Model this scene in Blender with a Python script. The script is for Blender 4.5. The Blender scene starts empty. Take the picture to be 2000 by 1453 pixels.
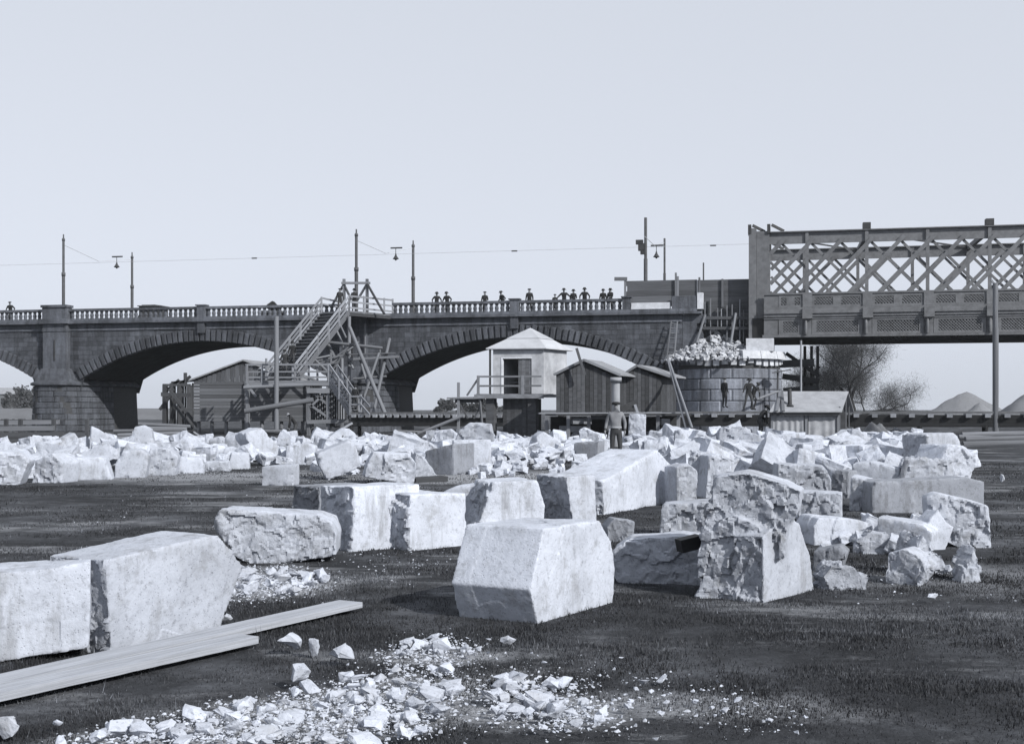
import bpy, bmesh, math, random
import numpy as np
from mathutils import Vector, Matrix, Quaternion
R = math.radians
random.seed(7); RNG = np.random.default_rng(7)
scene = bpy.context.scene
COL = scene.collection
F, H = 2414.0, 1.65                       # focal length in photo pixels, eye height in metres

# ---------------------------------------------------------------- camera
cam_d = bpy.data.cameras.new('camera'); cam = bpy.data.objects.new('camera', cam_d); COL.objects.link(cam)
cam.location = (0, 0, H); cam.rotation_euler = (R(90), 0, 0)
cam_d.sensor_width = 36; cam_d.lens = 36*F/2000; cam_d.shift_y = 73.5/2000
cam_d.clip_start = .1; cam_d.clip_end = 8000
scene.camera = cam
# ---------------------------------------------------------------- light
EL = 33.0; AZ = (0.69, -0.72)             # direction towards the sun (x right, y away)
ln = math.hypot(*AZ); SUN = Vector((AZ[0]/ln*math.cos(R(EL)), AZ[1]/ln*math.cos(R(EL)), math.sin(R(EL))))
world = bpy.data.worlds.new('World'); scene.world = world; world.use_nodes = True
wn = world.node_tree.nodes; wl = world.node_tree.links
bg = wn['Background']
sky = wn.new('ShaderNodeTexSky'); sky.sky_type = 'NISHITA'; sky.sun_disc = False
sky.sun_elevation = R(EL); sky.sun_rotation = math.atan2(AZ[0], AZ[1])
sky.air_density = 1.0; sky.dust_density = 2.5; sky.ozone_density = 1.0
bw = wn.new('ShaderNodeRGBToBW'); wl.new(sky.outputs[0], bw.inputs[0])
veil = wn.new('ShaderNodeMix'); veil.data_type = 'FLOAT'        # thin even cloud veil over the monochrome sky
veil.inputs[0].default_value = .72; veil.inputs[3].default_value = 6.0
wl.new(bw.outputs[0], veil.inputs[2])
tn = wn.new('ShaderNodeMix'); tn.data_type = 'RGBA'; tn.blend_type = 'MULTIPLY'; tn.inputs[0].default_value = 1
tn.inputs[7].default_value = (.93, .992, 1.115, 1)
wl.new(veil.outputs[0], tn.inputs[6]); wl.new(tn.outputs[2], bg.inputs[0])
bg.inputs[1].default_value = .142
sd = bpy.data.lights.new('sun', 'SUN'); sd.energy = 5.0; sd.angle = R(.6); sd.color = (1, .985, .96)
so = bpy.data.objects.new('sun', sd); COL.objects.link(so); so.rotation_euler = SUN.to_track_quat('Z', 'Y').to_euler()
so.location = (30, -30, 40)
vs = scene.view_settings; vs.view_transform = 'Standard'; vs.look = 'None'; vs.exposure = 0; vs.gamma = 1; vs.use_curve_mapping = False

# ---------------------------------------------------------------- helpers
def at(px, py, d): return Vector(((px-1000)/F*d, d, H+(800-py)/F*d))
def gr(px, py, z=0.): return at(px, py, F*(H-z)/(py-800))
def gd(py): return F*H/(py-800)
BO = Vector((-34.66, 94.0, 0)); BU = Vector((0.97746, -0.21113, 0)); BV = Vector((0.21113, 0.97746, 0)); BA = math.atan2(BU.y, BU.x)
def b(u, v, z): return BO + BU*u + BV*v + Vector((0, 0, z))       # bridge frame: along, away, up
def bu(px, py, v=0.):
    a = (px-1000)/F; o = BO+BV*v
    u = (o.x-a*o.y)/(a*BU.y-BU.x); return u, H+(800-py)/F*(o.y+u*BU.y)
def bp(px, py, v=0.):
    u, z = bu(px, py, v); return b(u, v, z)

def Wm(o):
    m = o.matrix_basis.copy()
    return (Wm(o.parent) @ o.matrix_parent_inverse @ m) if o.parent else m
def put(o, parent):
    if parent is not None:
        o.parent = parent; o.matrix_parent_inverse = Wm(parent).inverted()
    return o
def tag(o, label=None, cat=None, group=None, kind=None):
    if label: o['label'] = label
    if cat: o['category'] = cat
    if group: o['group'] = group
    if kind: o['kind'] = kind
    return o
def thing(name, label, cat, loc, group=None):
    o = bpy.data.objects.new(name, None); COL.objects.link(o); o.location = loc; o.empty_display_size = .2
    return tag(o, label, cat, group)
def link(name, me, mat=None, parent=None):
    o = bpy.data.objects.new(name, me); COL.objects.link(o)
    if mat is not None:
        if len(me.materials) == 0: me.materials.append(mat)
        elif me.materials[0] != mat:
            o.material_slots[0].link = 'OBJECT'; o.material_slots[0].material = mat
    return put(o, parent)
def mesh(name, vs_, fs, mat=None, parent=None, smooth=False):
    me = bpy.data.meshes.new(name); me.from_pydata([tuple(v) for v in vs_], [], fs); me.update()
    if smooth: me.polygons.foreach_set('use_smooth', [True]*len(me.polygons))
    return link(name, me, mat, parent)
UB = bpy.data.meshes.new('unit_block')
UB.from_pydata([(x, y, z) for x in (-.5, .5) for y in (-.5, .5) for z in (-.5, .5)], [],
               [(0, 1, 3, 2), (4, 6, 7, 5), (0, 4, 5, 1), (2, 3, 7, 6), (0, 2, 6, 4), (1, 5, 7, 3)]); UB.update()
def ring_mesh(name, n):
    me = bpy.data.meshes.new(name); v = []; 
    for s in (-.5, .5):
        for i in range(n): a = 2*math.pi*i/n; v.append((s, .5*math.cos(a), .5*math.sin(a)))
    f = [(i, (i+1) % n, n+(i+1) % n, n+i) for i in range(n)]+[tuple(range(n))[::-1], tuple(range(n, 2*n))]
    me.from_pydata(v, [], f); me.update(); me.polygons.foreach_set('use_smooth', [True]*n+[False]*2); return me
UR = ring_mesh('unit_pole', 10)
for me_ in (UB, UR): me_.materials.append(None)
def unit(name, me, mat, parent, loc, q, sc):
    o = bpy.data.objects.new(name, me); COL.objects.link(o)
    o.material_slots[0].link = 'OBJECT'; o.material_slots[0].material = mat
    o.location = loc; o.rotation_mode = 'QUATERNION'; o.rotation_quaternion = q; o.scale = sc
    return put(o, parent)
def beam(name, p1, p2, w, h, mat, parent=None, me=None, roll=0.):
    p1 = Vector(p1); p2 = Vector(p2); d = p2-p1
    q = d.to_track_quat('X', 'Z') if abs(d.normalized().z) < .999 else Quaternion((0, 1, 0), -math.pi/2) @ Quaternion((1, 0, 0), BA)
    if roll: q = q @ Quaternion((1, 0, 0), roll)
    return unit(name, me or UB, mat, parent, (p1+p2)/2, q, (d.length, w, h))
def pole(name, p1, p2, dia, mat, parent=None): return beam(name, p1, p2, dia, dia, mat, parent, UR)
def bbox(name, u0, u1, v0, v1, z0, z1, mat, parent=None):          # box in the bridge frame
    return unit(name, UB, mat, parent, b((u0+u1)/2, (v0+v1)/2, (z0+z1)/2), Quaternion((0, 0, 1), BA), (abs(u1-u0), abs(v1-v0), abs(z1-z0)))
def box(name, c, size, rz, mat, parent=None):
    return unit(name, UB, mat, parent, c, Quaternion((0, 0, 1), rz), size)
def hexa(name, p, mat, parent=None, bulge=0.):                     # p: front 4 (ccw from camera) then back 4
    p = [Vector(x) for x in p]
    if bulge:
        c = sum(p[:4], Vector())/4; n = ((p[1]-p[0]).cross(p[3]-p[0])).normalized()*bulge
        e = min((p[1]-p[0]).length, (p[3]-p[0]).length)
        f = [x+(c-x).normalized()*.16*e+n for x in p[:4]]
        fs = [(8, 9, 10, 11), (0, 1, 9, 8), (1, 2, 10, 9), (2, 3, 11, 10), (3, 0, 8, 11), (1, 0, 4, 5), (2, 1, 5, 6), (3, 2, 6, 7), (0, 3, 7, 4), (7, 6, 5, 4)]
        return mesh(name, p+f, fs, mat, parent)
    return mesh(name, p, [(0, 1, 2, 3), (1, 0, 4, 5), (2, 1, 5, 6), (3, 2, 6, 7), (0, 3, 7, 4), (7, 6, 5, 4)], mat, parent)
def strips(name, boxes, mat, parent, kind=None):                   # several p1,p2,w,h bars joined into one fine grille
    v = []; f = []
    for p1, p2, w, h in boxes:
        d = (p2-p1); q = d.to_track_quat('X', 'Z').to_matrix(); L = d.length; n = len(v)
        for vert in UB.vertices: v.append((p1+p2)/2 + q @ Vector((vert.co.x*L, vert.co.y*w, vert.co.z*h)))
        f += [tuple(i+n for i in pl.vertices) for pl in UB.polygons]
    o = mesh(name, v, f, mat, parent)
    if kind: o['kind'] = kind
    return o

# numpy value noise
def vnoise(p, seed=0):
    i = np.floor(p).astype(np.int64); f = p-i; f = f*f*(3-2*f); out = 0
    for dx in (0, 1):
        for dy in (0, 1):
            for dz in (0, 1):
                h = ((i[:, 0]+dx)*73856093) ^ ((i[:, 1]+dy)*19349663) ^ ((i[:, 2]+dz)*83492791) ^ (seed*2654435)
                h = (h ^ (h >> 13))*1274126177 & 0x7fffffff; h = (h ^ (h >> 16)) & 0xffff
                w = (f[:, 0] if dx else 1-f[:, 0])*(f[:, 1] if dy else 1-f[:, 1])*(f[:, 2] if dz else 1-f[:, 2])
                out = out+w*(h/65535.)
    return out*2-1
def fbm(p, o=4, seed=0):
    s = 0; a = 1; t = 0
    for k in range(o): s = s+a*vnoise(p*(2**k)+k*17.3, seed+k); t += a; a *= .5
    return s/t
# ---------------------------------------------------------------- materials (monochrome plate, faint blue tone)
def g(v): v *= .72; return (v*.96, v*.99, v*1.055, 1)
def nodes(name, rough=.9, spec=.25):
    m = bpy.data.materials.new(name); m.use_nodes = True; t = m.node_tree; bs = t.nodes['Principled BSDF']
    bs.inputs['Roughness'].default_value = rough; bs.inputs['Specular IOR Level'].default_value = spec
    return m, t, bs
def N(t, typ, **kw):
    n = t.nodes.new(typ)
    for k, v in kw.items():
        if k.startswith('i'): n.inputs[int(k[1:])].default_value = v
        else: setattr(n, k, v)
    return n
def noise(t, vec, sc, det=6, rough=.6):
    n = t.nodes.new('ShaderNodeTexNoise'); n.inputs['Scale'].default_value = sc; n.inputs['Detail'].default_value = det; n.inputs['Roughness'].default_value = rough
    if vec is not None: t.links.new(vec, n.inputs['Vector'])
    return n.outputs[0]
def ramp(t, fac, stops):
    r = t.nodes.new('ShaderNodeValToRGB'); e = r.color_ramp.elements
    while len(e) < len(stops): e.new(.5)
    for i, (p, v) in enumerate(stops): e[i].position = p; e[i].color = g(v) if not isinstance(v, tuple) else v
    t.links.new(fac, r.inputs[0]); return r.outputs[0]
def mixc(t, fac, a, c, mode='MIX'):
    m = t.nodes.new('ShaderNodeMix'); m.data_type = 'RGBA'; m.blend_type = mode
    for s, x in ((0, fac), (6, a), (7, c)):
        if hasattr(x, 'is_linked') or hasattr(x, 'links'): t.links.new(x, m.inputs[s])
        else: m.inputs[s].default_value = x
    return m.outputs[2]
def bump(t, bs, h, dist, st=1.0):
    n = t.nodes.new('ShaderNodeBump'); n.inputs['Distance'].default_value = dist; n.inputs['Strength'].default_value = st
    t.links.new(h, n.inputs['Height']); t.links.new(n.outputs[0], bs.inputs['Normal']); return n
def addm(t, a, c, k=1.0):
    n = t.nodes.new('ShaderNodeMath'); n.operation = 'MULTIPLY_ADD'; t.links.new(a, n.inputs[0])
    n.inputs[1].default_value = k; t.links.new(c, n.inputs[2]); return n.outputs[0]
def vary(t, col, lo=.75, hi=1.2):                                   # each piece of its own tone
    oi = t.nodes.new('ShaderNodeObjectInfo'); mr = t.nodes.new('ShaderNodeMapRange'); t.links.new(oi.outputs['Random'], mr.inputs[0])
    mr.inputs[3].default_value = lo; mr.inputs[4].default_value = hi
    hs = t.nodes.new('ShaderNodeHueSaturation'); t.links.new(mr.outputs[0], hs.inputs['Value']); t.links.new(col, hs.inputs['Color']); return hs.outputs[0]
def setc(t, bs, col): t.links.new(col, bs.inputs['Base Color'])

def mat_stone(name, base=.66, dirt=.30):
    m, t, bs = nodes(name, .92, .2)
    geo = t.nodes.new('ShaderNodeNewGeometry'); P = geo.outputs['Position']
    at_ = t.nodes.new('ShaderNodeAttribute'); at_.attribute_name = 'rough'
    c = ramp(t, noise(t, P, 1.7, 5, .62), [(.30, base*.80), (.50, base), (.72, base*1.10)])
    sp = ramp(t, noise(t, P, 16, 6, .78), [(.30, .42), (.46, .98), (1, 1.05)])
    c = mixc(t, .85, c, sp, 'MULTIPLY')
    st = ramp(t, noise(t, P, 3.3, 9, .74), [(.54, (0, 0, 0, 1)), (.70, (1, 1, 1, 1))])   # weather stains
    c = mixc(t, st, c, g(dirt))
    pit = t.nodes.new('ShaderNodeTexVoronoi'); pit.inputs['Scale'].default_value = 34; t.links.new(P, pit.inputs['Vector'])
    pr = ramp(t, pit.outputs['Distance'], [(.08, (.25, .25, .25, 1)), (.22, (1, 1, 1, 1))])
    c = mixc(t, .5, c, pr, 'MULTIPLY')
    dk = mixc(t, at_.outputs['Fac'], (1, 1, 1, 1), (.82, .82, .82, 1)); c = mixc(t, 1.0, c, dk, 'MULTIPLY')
    c = vary(t, c, .80, 1.06)
    mps = N(t, 'ShaderNodeMapping'); mps.inputs['Scale'].default_value = (6, 6, 1.1); t.links.new(P, mps.inputs[0])
    sk = ramp(t, noise(t, mps.outputs[0], 1.0, 6, .7), [(.50, (0, 0, 0, 1)), (.66, (1, 1, 1, 1))]); wd_ = ramp(t, noise(t, P, .9, 3, .5), [(.46, (0, 0, 0, 1)), (.60, (.75, .75, .75, 1))])
    c = mixc(t, mixc(t, 1.0, sk, wd_, 'MULTIPLY'), c, g(dirt*.9))
    setc(t, bs, c)
    mpc = N(t, 'ShaderNodeMapping'); mpc.inputs['Rotation'].default_value = (.5, .6, .4); mpc.inputs['Scale'].default_value = (55, 7, 55); t.links.new(P, mpc.inputs[0])
    fine = addm(t, noise(t, P, 48, 5, .7), addm(t, noise(t, mpc.outputs[0], 1.0, 3, .6), noise(t, P, 10, 6, .65), .22), .35)
    pits = addm(t, pr, fine, .25)
    bn = bump(t, bs, pits, .016, .7)
    mr = t.nodes.new('ShaderNodeMapRange'); t.links.new(at_.outputs['Fac'], mr.inputs[0]); mr.inputs[3].default_value = .6; mr.inputs[4].default_value = 1.0
    t.links.new(mr.outputs[0], bn.inputs['Strength'])
    return m
def mat_masonry(name, base, brick=False, var=.25, sc=1.0):
    m, t, bs = nodes(name, .95, .15)
    geo = t.nodes.new('ShaderNodeNewGeometry'); P = geo.outputs['Position']
    mp = N(t, 'ShaderNodeMapping'); mp.inputs['Rotation'].default_value = (0, 0, -BA); t.links.new(P, mp.inputs[0])
    c = ramp(t, noise(t, P, .5*sc, 6, .7), [(.32, base*(1-var)), (.55, base), (.75, base*(1+var))])
    c = mixc(t, .6, c, ramp(t, noise(t, P, 5*sc, 5, .7), [(.3, .5), (.6, 1.05)]), 'MULTIPLY')
    mps = N(t, 'ShaderNodeMapping'); mps.inputs['Scale'].default_value = (1.6, 1.6, .22); t.links.new(P, mps.inputs[0])
    c = mixc(t, .75, c, ramp(t, noise(t, mps.outputs[0], 1.0, 6, .7), [(.36, .55), (.55, 1.4), (.75, 1.9)]), 'MULTIPLY')
    hgt = noise(t, P, 9*sc, 6, .65)
    if brick:
        sx = t.nodes.new('ShaderNodeSeparateXYZ'); t.links.new(mp.outputs[0], sx.inputs[0])
        cx = t.nodes.new('ShaderNodeCombineXYZ'); t.links.new(sx.outputs[0], cx.inputs[0]); t.links.new(sx.outputs[2], cx.inputs[1])
        br = t.nodes.new('ShaderNodeTexBrick'); br.inputs['Scale'].default_value = 1.0; br.inputs['Brick Width'].default_value = .78; br.inputs['Row Height'].default_value = .34
        br.inputs['Mortar Size'].default_value = .016; br.inputs['Mortar Smooth'].default_value = .3; br.offset = .47
        br.inputs['Color1'].default_value = (.62, .62, .62, 1); br.inputs['Color2'].default_value = (1.25, 1.25, 1.25, 1); br.inputs['Mortar'].default_value = (.55, .55, .55, 1)
        t.links.new(cx.outputs[0], br.inputs[0]); c = mixc(t, .75, c, br.outputs[0], 'MULTIPLY')
        hgt = addm(t, br.outputs['Fac'], hgt, -.8)
    else: c = vary(t, c, .78, 1.22)
    setc(t, bs, c); bump(t, bs, hgt, .05, .8); return m
def mat_wood(name, base, lo=.7, hi=1.3, sc=1.0):
    m, t, bs = nodes(name, .85, .25)
    tc = t.nodes.new('ShaderNodeTexCoord'); oi = t.nodes.new('ShaderNodeObjectInfo')
    ad = N(t, 'ShaderNodeVectorMath', operation='ADD'); t.links.new(tc.outputs['Object'], ad.inputs[0])
    ml = N(t, 'ShaderNodeVectorMath', operation='SCALE'); ml.inputs[0].default_value = (13, 7, 31); t.links.new(oi.outputs['Random'], ml.inputs['Scale']); t.links.new(ml.outputs[0], ad.inputs[1])
    mp = N(t, 'ShaderNodeMapping'); mp.inputs['Scale'].default_value = (1.6*sc, 9*sc, 9*sc); t.links.new(ad.outputs[0], mp.inputs[0])
    n1 = noise(t, mp.outputs[0], 1.0, 7, .65)
    c = ramp(t, n1, [(.28, base*.55), (.5, base), (.75, base*1.25)])
    mp2 = N(t, 'ShaderNodeMapping'); mp2.inputs['Scale'].default_value = (2, 3, 3); t.links.new(ad.outputs[0], mp2.inputs[0])
    c = mixc(t, .55, c, ramp(t, noise(t, mp2.outputs[0], 1.3, 4, .6), [(.3, .5), (.65, 1.1)]), 'MULTIPLY')
    setc(t, bs, vary(t, c, lo, hi)); bump(t, bs, n1, .01, .6); return m
def mat_plain(name, base, rough=.8, nsc=6., var=.25, lo=.9, hi=1.1, spec=.25, metal=0.):
    m, t, bs = nodes(name, rough, spec); bs.inputs['Metallic'].default_value = metal
    geo = t.nodes.new('ShaderNodeNewGeometry'); P = geo.outputs['Position']
    c = ramp(t, noise(t, P, nsc, 6, .65), [(.3, base*(1-var)), (.5, base), (.72, base*(1+var))])
    setc(t, bs, vary(t, c, lo, hi)); bump(t, bs, noise(t, P, nsc*4, 4, .6), .006, .5); return m
M = dict(
    stone=mat_stone('white_limestone', .88, .36), stone_grey=mat_stone('weathered_shaded_limestone', .46, .17),  # the grey limestone also carries the shade of faces turned from the sun
    chip=mat_stone('limestone_chips', .86, .5),
    spandrel=mat_masonry('dark_coursed_sandstone', .165, True, .35), ashlar=mat_masonry('dark_sandstone_ashlar', .17), trim=mat_masonry('sandstone_trim', .19, False, .3),
    vouss=mat_masonry('sandstone_voussoirs', .15), soffit=mat_masonry('shaded_soffit', .05), newash=mat_masonry('granite_ashlar', .36), joint=mat_plain('mortar', .06),  # soffit colour has the shade under the arches put into it
    wood=mat_wood('weathered_timber', .26), wood_lt=mat_wood('pale_new_timber', .40), wood_dk=mat_wood('tarred_boards', .085, .6, 1.5), wood_md=mat_wood('grey_boards', .17),
    plank=mat_wood('sawn_plank', .58, .85, 1.1, 1.6), log=mat_wood('peeled_log', .24), iron=mat_plain('painted_iron', .155, .6, 2.5, .3, .9, 1.1, .4),
    iron_dk=mat_plain('dark_iron', .05, .6, 3), black=mat_plain('black_iron', .02, .6), wire=mat_plain('wire', .5, .5), tar=mat_wood('black_timber', .03), pole_m=mat_plain('pole_paint', .10, .7, 4),  # near-black timber for the trestle girders and posts
    plaster=mat_plain('stained_plaster', .50, .9, 1.3, .35), roof_lt=mat_plain('pale_roof_felt', .52, .9, 1.4, .15), roof_hut=mat_plain('dull_roof_boards', .34, .9, 2, .2), roof_gr=mat_plain('roofing_felt', .30, .9, 2, .2),
    canvas=mat_plain('canvas', .42, .9, 2.2, .25), tarp=mat_plain('tarpaulin', .16, .8, 2, .25), skin=mat_plain('skin', .25, .6, 5, .1),
    coat=mat_plain('dark_coat', .022, .9, 8, .2, .7, 1.6), trouser=mat_plain('trousers', .06, .9, 8, .2), shirt=mat_plain('shirt', .35, .9, 8, .15), white=mat_plain('white_cloth', .65, .9),
    rubble=mat_plain('pier_rubble', .55, .95, 3, .35), gravel=mat_plain('gravel', .24, .95, 9, .35), bark=mat_plain('bark', .05, .9, 6), leaf=mat_plain('leaves', .09, .8, .8, .35), leaf_far=mat_plain('far_leaves', .085, .8, .5, .3),
    far_wall=mat_plain('far_plaster', .2, .9, .3, .15), far_bank=mat_plain('far_bank', .17, .95, .3, .2), pane=mat_plain('window_pane', .03, .2, 1, .1, spec=.5),
    concrete=mat_plain('new_cut_stone', .66, .9, 3, .2))
def mat_ground():
    m, t, bs = nodes('meadow', .98, .1); geo = t.nodes.new('ShaderNodeNewGeometry'); P = geo.outputs['Position']
    c = ramp(t, noise(t, P, .35, 8, .72), [(.36, .035), (.50, .075), (.64, .18)])
    c = mixc(t, .7, c, ramp(t, noise(t, P, 9, 7, .8), [(.3, .45), (.55, 1.0), (.75, 1.7)]), 'MULTIPLY')
    mp = N(t, 'ShaderNodeMapping'); mp.inputs['Scale'].default_value = (.45, 1.0, 1); t.links.new(P, mp.inputs[0])
    d = ramp(t, noise(t, mp.outputs[0], .55, 9, .75), [(.53, (0, 0, 0, 1)), (.66, (1, 1, 1, 1))])
    c = mixc(t, d, c, g(.30))
    wob = noise(t, P, 2.6, 7, .75); du = None
    for (cx, cy, rx, ry, an, k) in ((-1.15, 6.75, 1.75, .62, 43, 1.0), (.17, 6.95, .55, .42, 0, .9), (-2.35, 11.9, .75, .95, 0, 1.0), (-.5, 8.45, .5, .32, 0, .85), (1.05, 7.05, .95, .36, -10, .6), (-.4, 31, 4.5, 3.0, 0, .8), (-8, 31, 6, 2.6, 0, .6), (6, 31, 5, 5, 0, .6), (4.3, 12.5, 1.6, 1.2, 0, .35)):
        mp_ = N(t, 'ShaderNodeMapping'); mp_.vector_type = 'TEXTURE'; mp_.inputs['Location'].default_value = (cx, cy, 0); mp_.inputs['Rotation'].default_value = (0, 0, R(an)); mp_.inputs['Scale'].default_value = (rx, ry, 50); t.links.new(P, mp_.inputs[0])
        ln_ = N(t, 'ShaderNodeVectorMath', operation='LENGTH'); t.links.new(mp_.outputs[0], ln_.inputs[0])
        s_ = addm(t, wob, ln_.outputs['Value'], 1.5); pass
        mr_ = N(t, 'ShaderNodeMapRange'); t.links.new(s_, mr_.inputs[0]); mr_.inputs[1].default_value = 1.25; mr_.inputs[2].default_value = 1.95; mr_.inputs[3].default_value = k; mr_.inputs[4].default_value = 0
        if du is None: du = mr_.outputs[0]
        else: mx = N(t, 'ShaderNodeMath', operation='MAXIMUM'); t.links.new(du, mx.inputs[0]); t.links.new(mr_.outputs[0], mx.inputs[1]); du = mx.outputs[0]
    c = mixc(t, du, c, ramp(t, noise(t, P, 25, 6, .75), [(.35, .16), (.5, .42), (.7, .62)])); setc(t, bs, c); bump(t, bs, addm(t, noise(t, P, 30, 5, .7), noise(t, P, 4, 5, .6), .3), .05, 1); return m
M['ground'] = mat_ground()
def mat_grass():
    m, t, bs = nodes('grass_blades', .7, .3); geo = t.nodes.new('ShaderNodeNewGeometry'); P = geo.outputs['Position']
    mp = N(t, 'ShaderNodeMapping'); mp.inputs['Scale'].default_value = (.5, 1.0, 1); t.links.new(P, mp.inputs[0])
    c = ramp(t, noise(t, mp.outputs[0], .55, 8, .74), [(.38, .030), (.50, .065), (.60, .15), (.72, .28)])
    at_ = t.nodes.new('ShaderNodeAttribute'); at_.attribute_name = 'tone'; c = mixc(t, 1.0, c, ramp(t, at_.outputs['Fac'], [(0, .45), (.7, 1.0), (.93, 1.5), (1, 3.2)]), 'MULTIPLY'); setc(t, bs, c)
    return m
M['grass'] = mat_grass()
# ================================================================ SETTING: ground
def gheight(x, y):
    p = np.stack([x*.55, y*.55, np.zeros_like(x)], 1)
    near = np.clip(1-np.abs(y-15)/40, 0, 1)
    return (.045*fbm(p, 4, 3)-.03)*near-.012
def axis(lim, n, p): s = np.linspace(-1, 1, n); return np.sign(s)*np.abs(s)**p*lim
gx = axis(4000, 181, 4.2); gy = np.concatenate([np.linspace(-30, 3, 8), 3+np.linspace(0, 1, 201)[1:]**3.6*5000])
XX, YY = np.meshgrid(gx, gy); ZZ = gheight(XX.ravel(), YY.ravel())
nx = len(gx); fs = [(j*nx+i, j*nx+i+1, (j+1)*nx+i+1, (j+1)*nx+i) for j in range(len(gy)-1) for i in range(nx-1)]
ground = mesh('ground', np.stack([XX.ravel(), YY.ravel(), ZZ], 1).tolist(), fs, M['ground'], None, True); ground['kind'] = 'structure'

def facets(P, seed=0):                     # planar broken facets: nearest jittered seed, each cell its own height and tilt
    i = np.floor(P).astype(np.int64); best = np.full(len(P), 1e9); out = np.zeros(len(P))
    def hs(a, k):
        h = (a[:, 0]*73856093) ^ (a[:, 1]*19349663) ^ (a[:, 2]*83492791) ^ ((seed*31+k)*2654435)
        h = (h ^ (h >> 13))*1274126177 & 0x7fffffff; return ((h ^ (h >> 15)) & 0xffff)/65535.
    for dx in (-1, 0, 1):
        for dy in (-1, 0, 1):
            for dz in (-1, 0, 1):
                c = i+np.array([dx, dy, dz]); q = c+np.stack([hs(c, 1), hs(c, 2), hs(c, 3)], 1); v = P-q; dd = (v*v).sum(1)
                t = np.stack([hs(c, 4), hs(c, 5), hs(c, 6)], 1)-.5
                val = (hs(c, 7)-.5)*.9+(t*v).sum(1)*1.6; m = dd < best; best[m] = dd[m]; out[m] = val[m]
    return out
# ================================================================ STONES
pending = []                              # (object, depth, roughness info) evaluated in one go
TMP = bpy.data.collections.new('tmp'); COL.children.link(TMP)
def prism_bm(bm, poly, yb, yaw, th, skew=0., bscale=1.0, cx=None):
    x0 = cx if cx is not None else sum(p[0] for p in poly)/len(poly)
    G = gr(x0, yb); tx = Vector((math.cos(R(yaw)), math.sin(R(yaw)), 0)); n = Vector((tx.y, -tx.x, 0))
    pts = []
    for px, py in poly:
        r = Vector(((px-1000)/F, 1, (800-py)/F)); o = Vector((0, 0, H))
        k = (G-o).dot(n)/r.dot(n); pts.append(o+r*k)
    a = R(skew); bk = -(n*math.cos(a)+tx*math.sin(a))*th
    c = sum(pts, Vector())/len(pts)
    zmin = min(p.z for p in pts)
    if zmin < .25:                        # stands on the ground: sink its foot
        for p in pts:
            if p.z < zmin+.09: p.z = -.07
    back = [c+(p-c)*bscale+bk for p in pts]
    for p, q in zip(pts, back):
        if p.z <= -.06: q.z = -.07
    ar = sum((pts[i].cross(pts[(i+1) % len(pts)])).dot(n) for i in range(len(pts)))
    if ar < 0: pts.reverse(); back.reverse()
    m = len(pts); V1 = [bm.verts.new(p) for p in pts]; V2 = [bm.verts.new(p) for p in back]
    bm.faces.new(V1); bm.faces.new(V2[::-1])
    for i in range(m): j = (i+1) % m; bm.faces.new((V1[j], V1[i], V2[i], V2[j]))
    return G, n, tx
def stone(label, yb, yaw, th, poly, rough='', name='stone_block', group=None, cat='stone block', mat='stone', extra=(), skew=0., bscale=1., amp=1.0, cx=None):
    """rough: letters of broken faces - f front, l left end, r right end, t top, a all."""
    bm = bmesh.new(); G, n, tx = prism_bm(bm, poly, yb, yaw, th, skew, bscale, cx)
    for e in extra: prism_bm(bm, *e)
    bmesh.ops.recalc_face_normals(bm, faces=bm.faces)
    me = bpy.data.meshes.new(name); bm.to_mesh(me); bm.free()
    o = bpy.data.objects.new('tmp', me); TMP.objects.link(o)
    d = G.y; md = o.modifiers.new('r', 'REMESH'); md.mode = 'VOXEL'; md.voxel_size = min(.05, max(.0125, d*.00135)); md.use_smooth_shade = True
    pending.append((o, name, label, cat, group, mat, rough, n.copy(), tx.copy(), d, amp))
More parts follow.
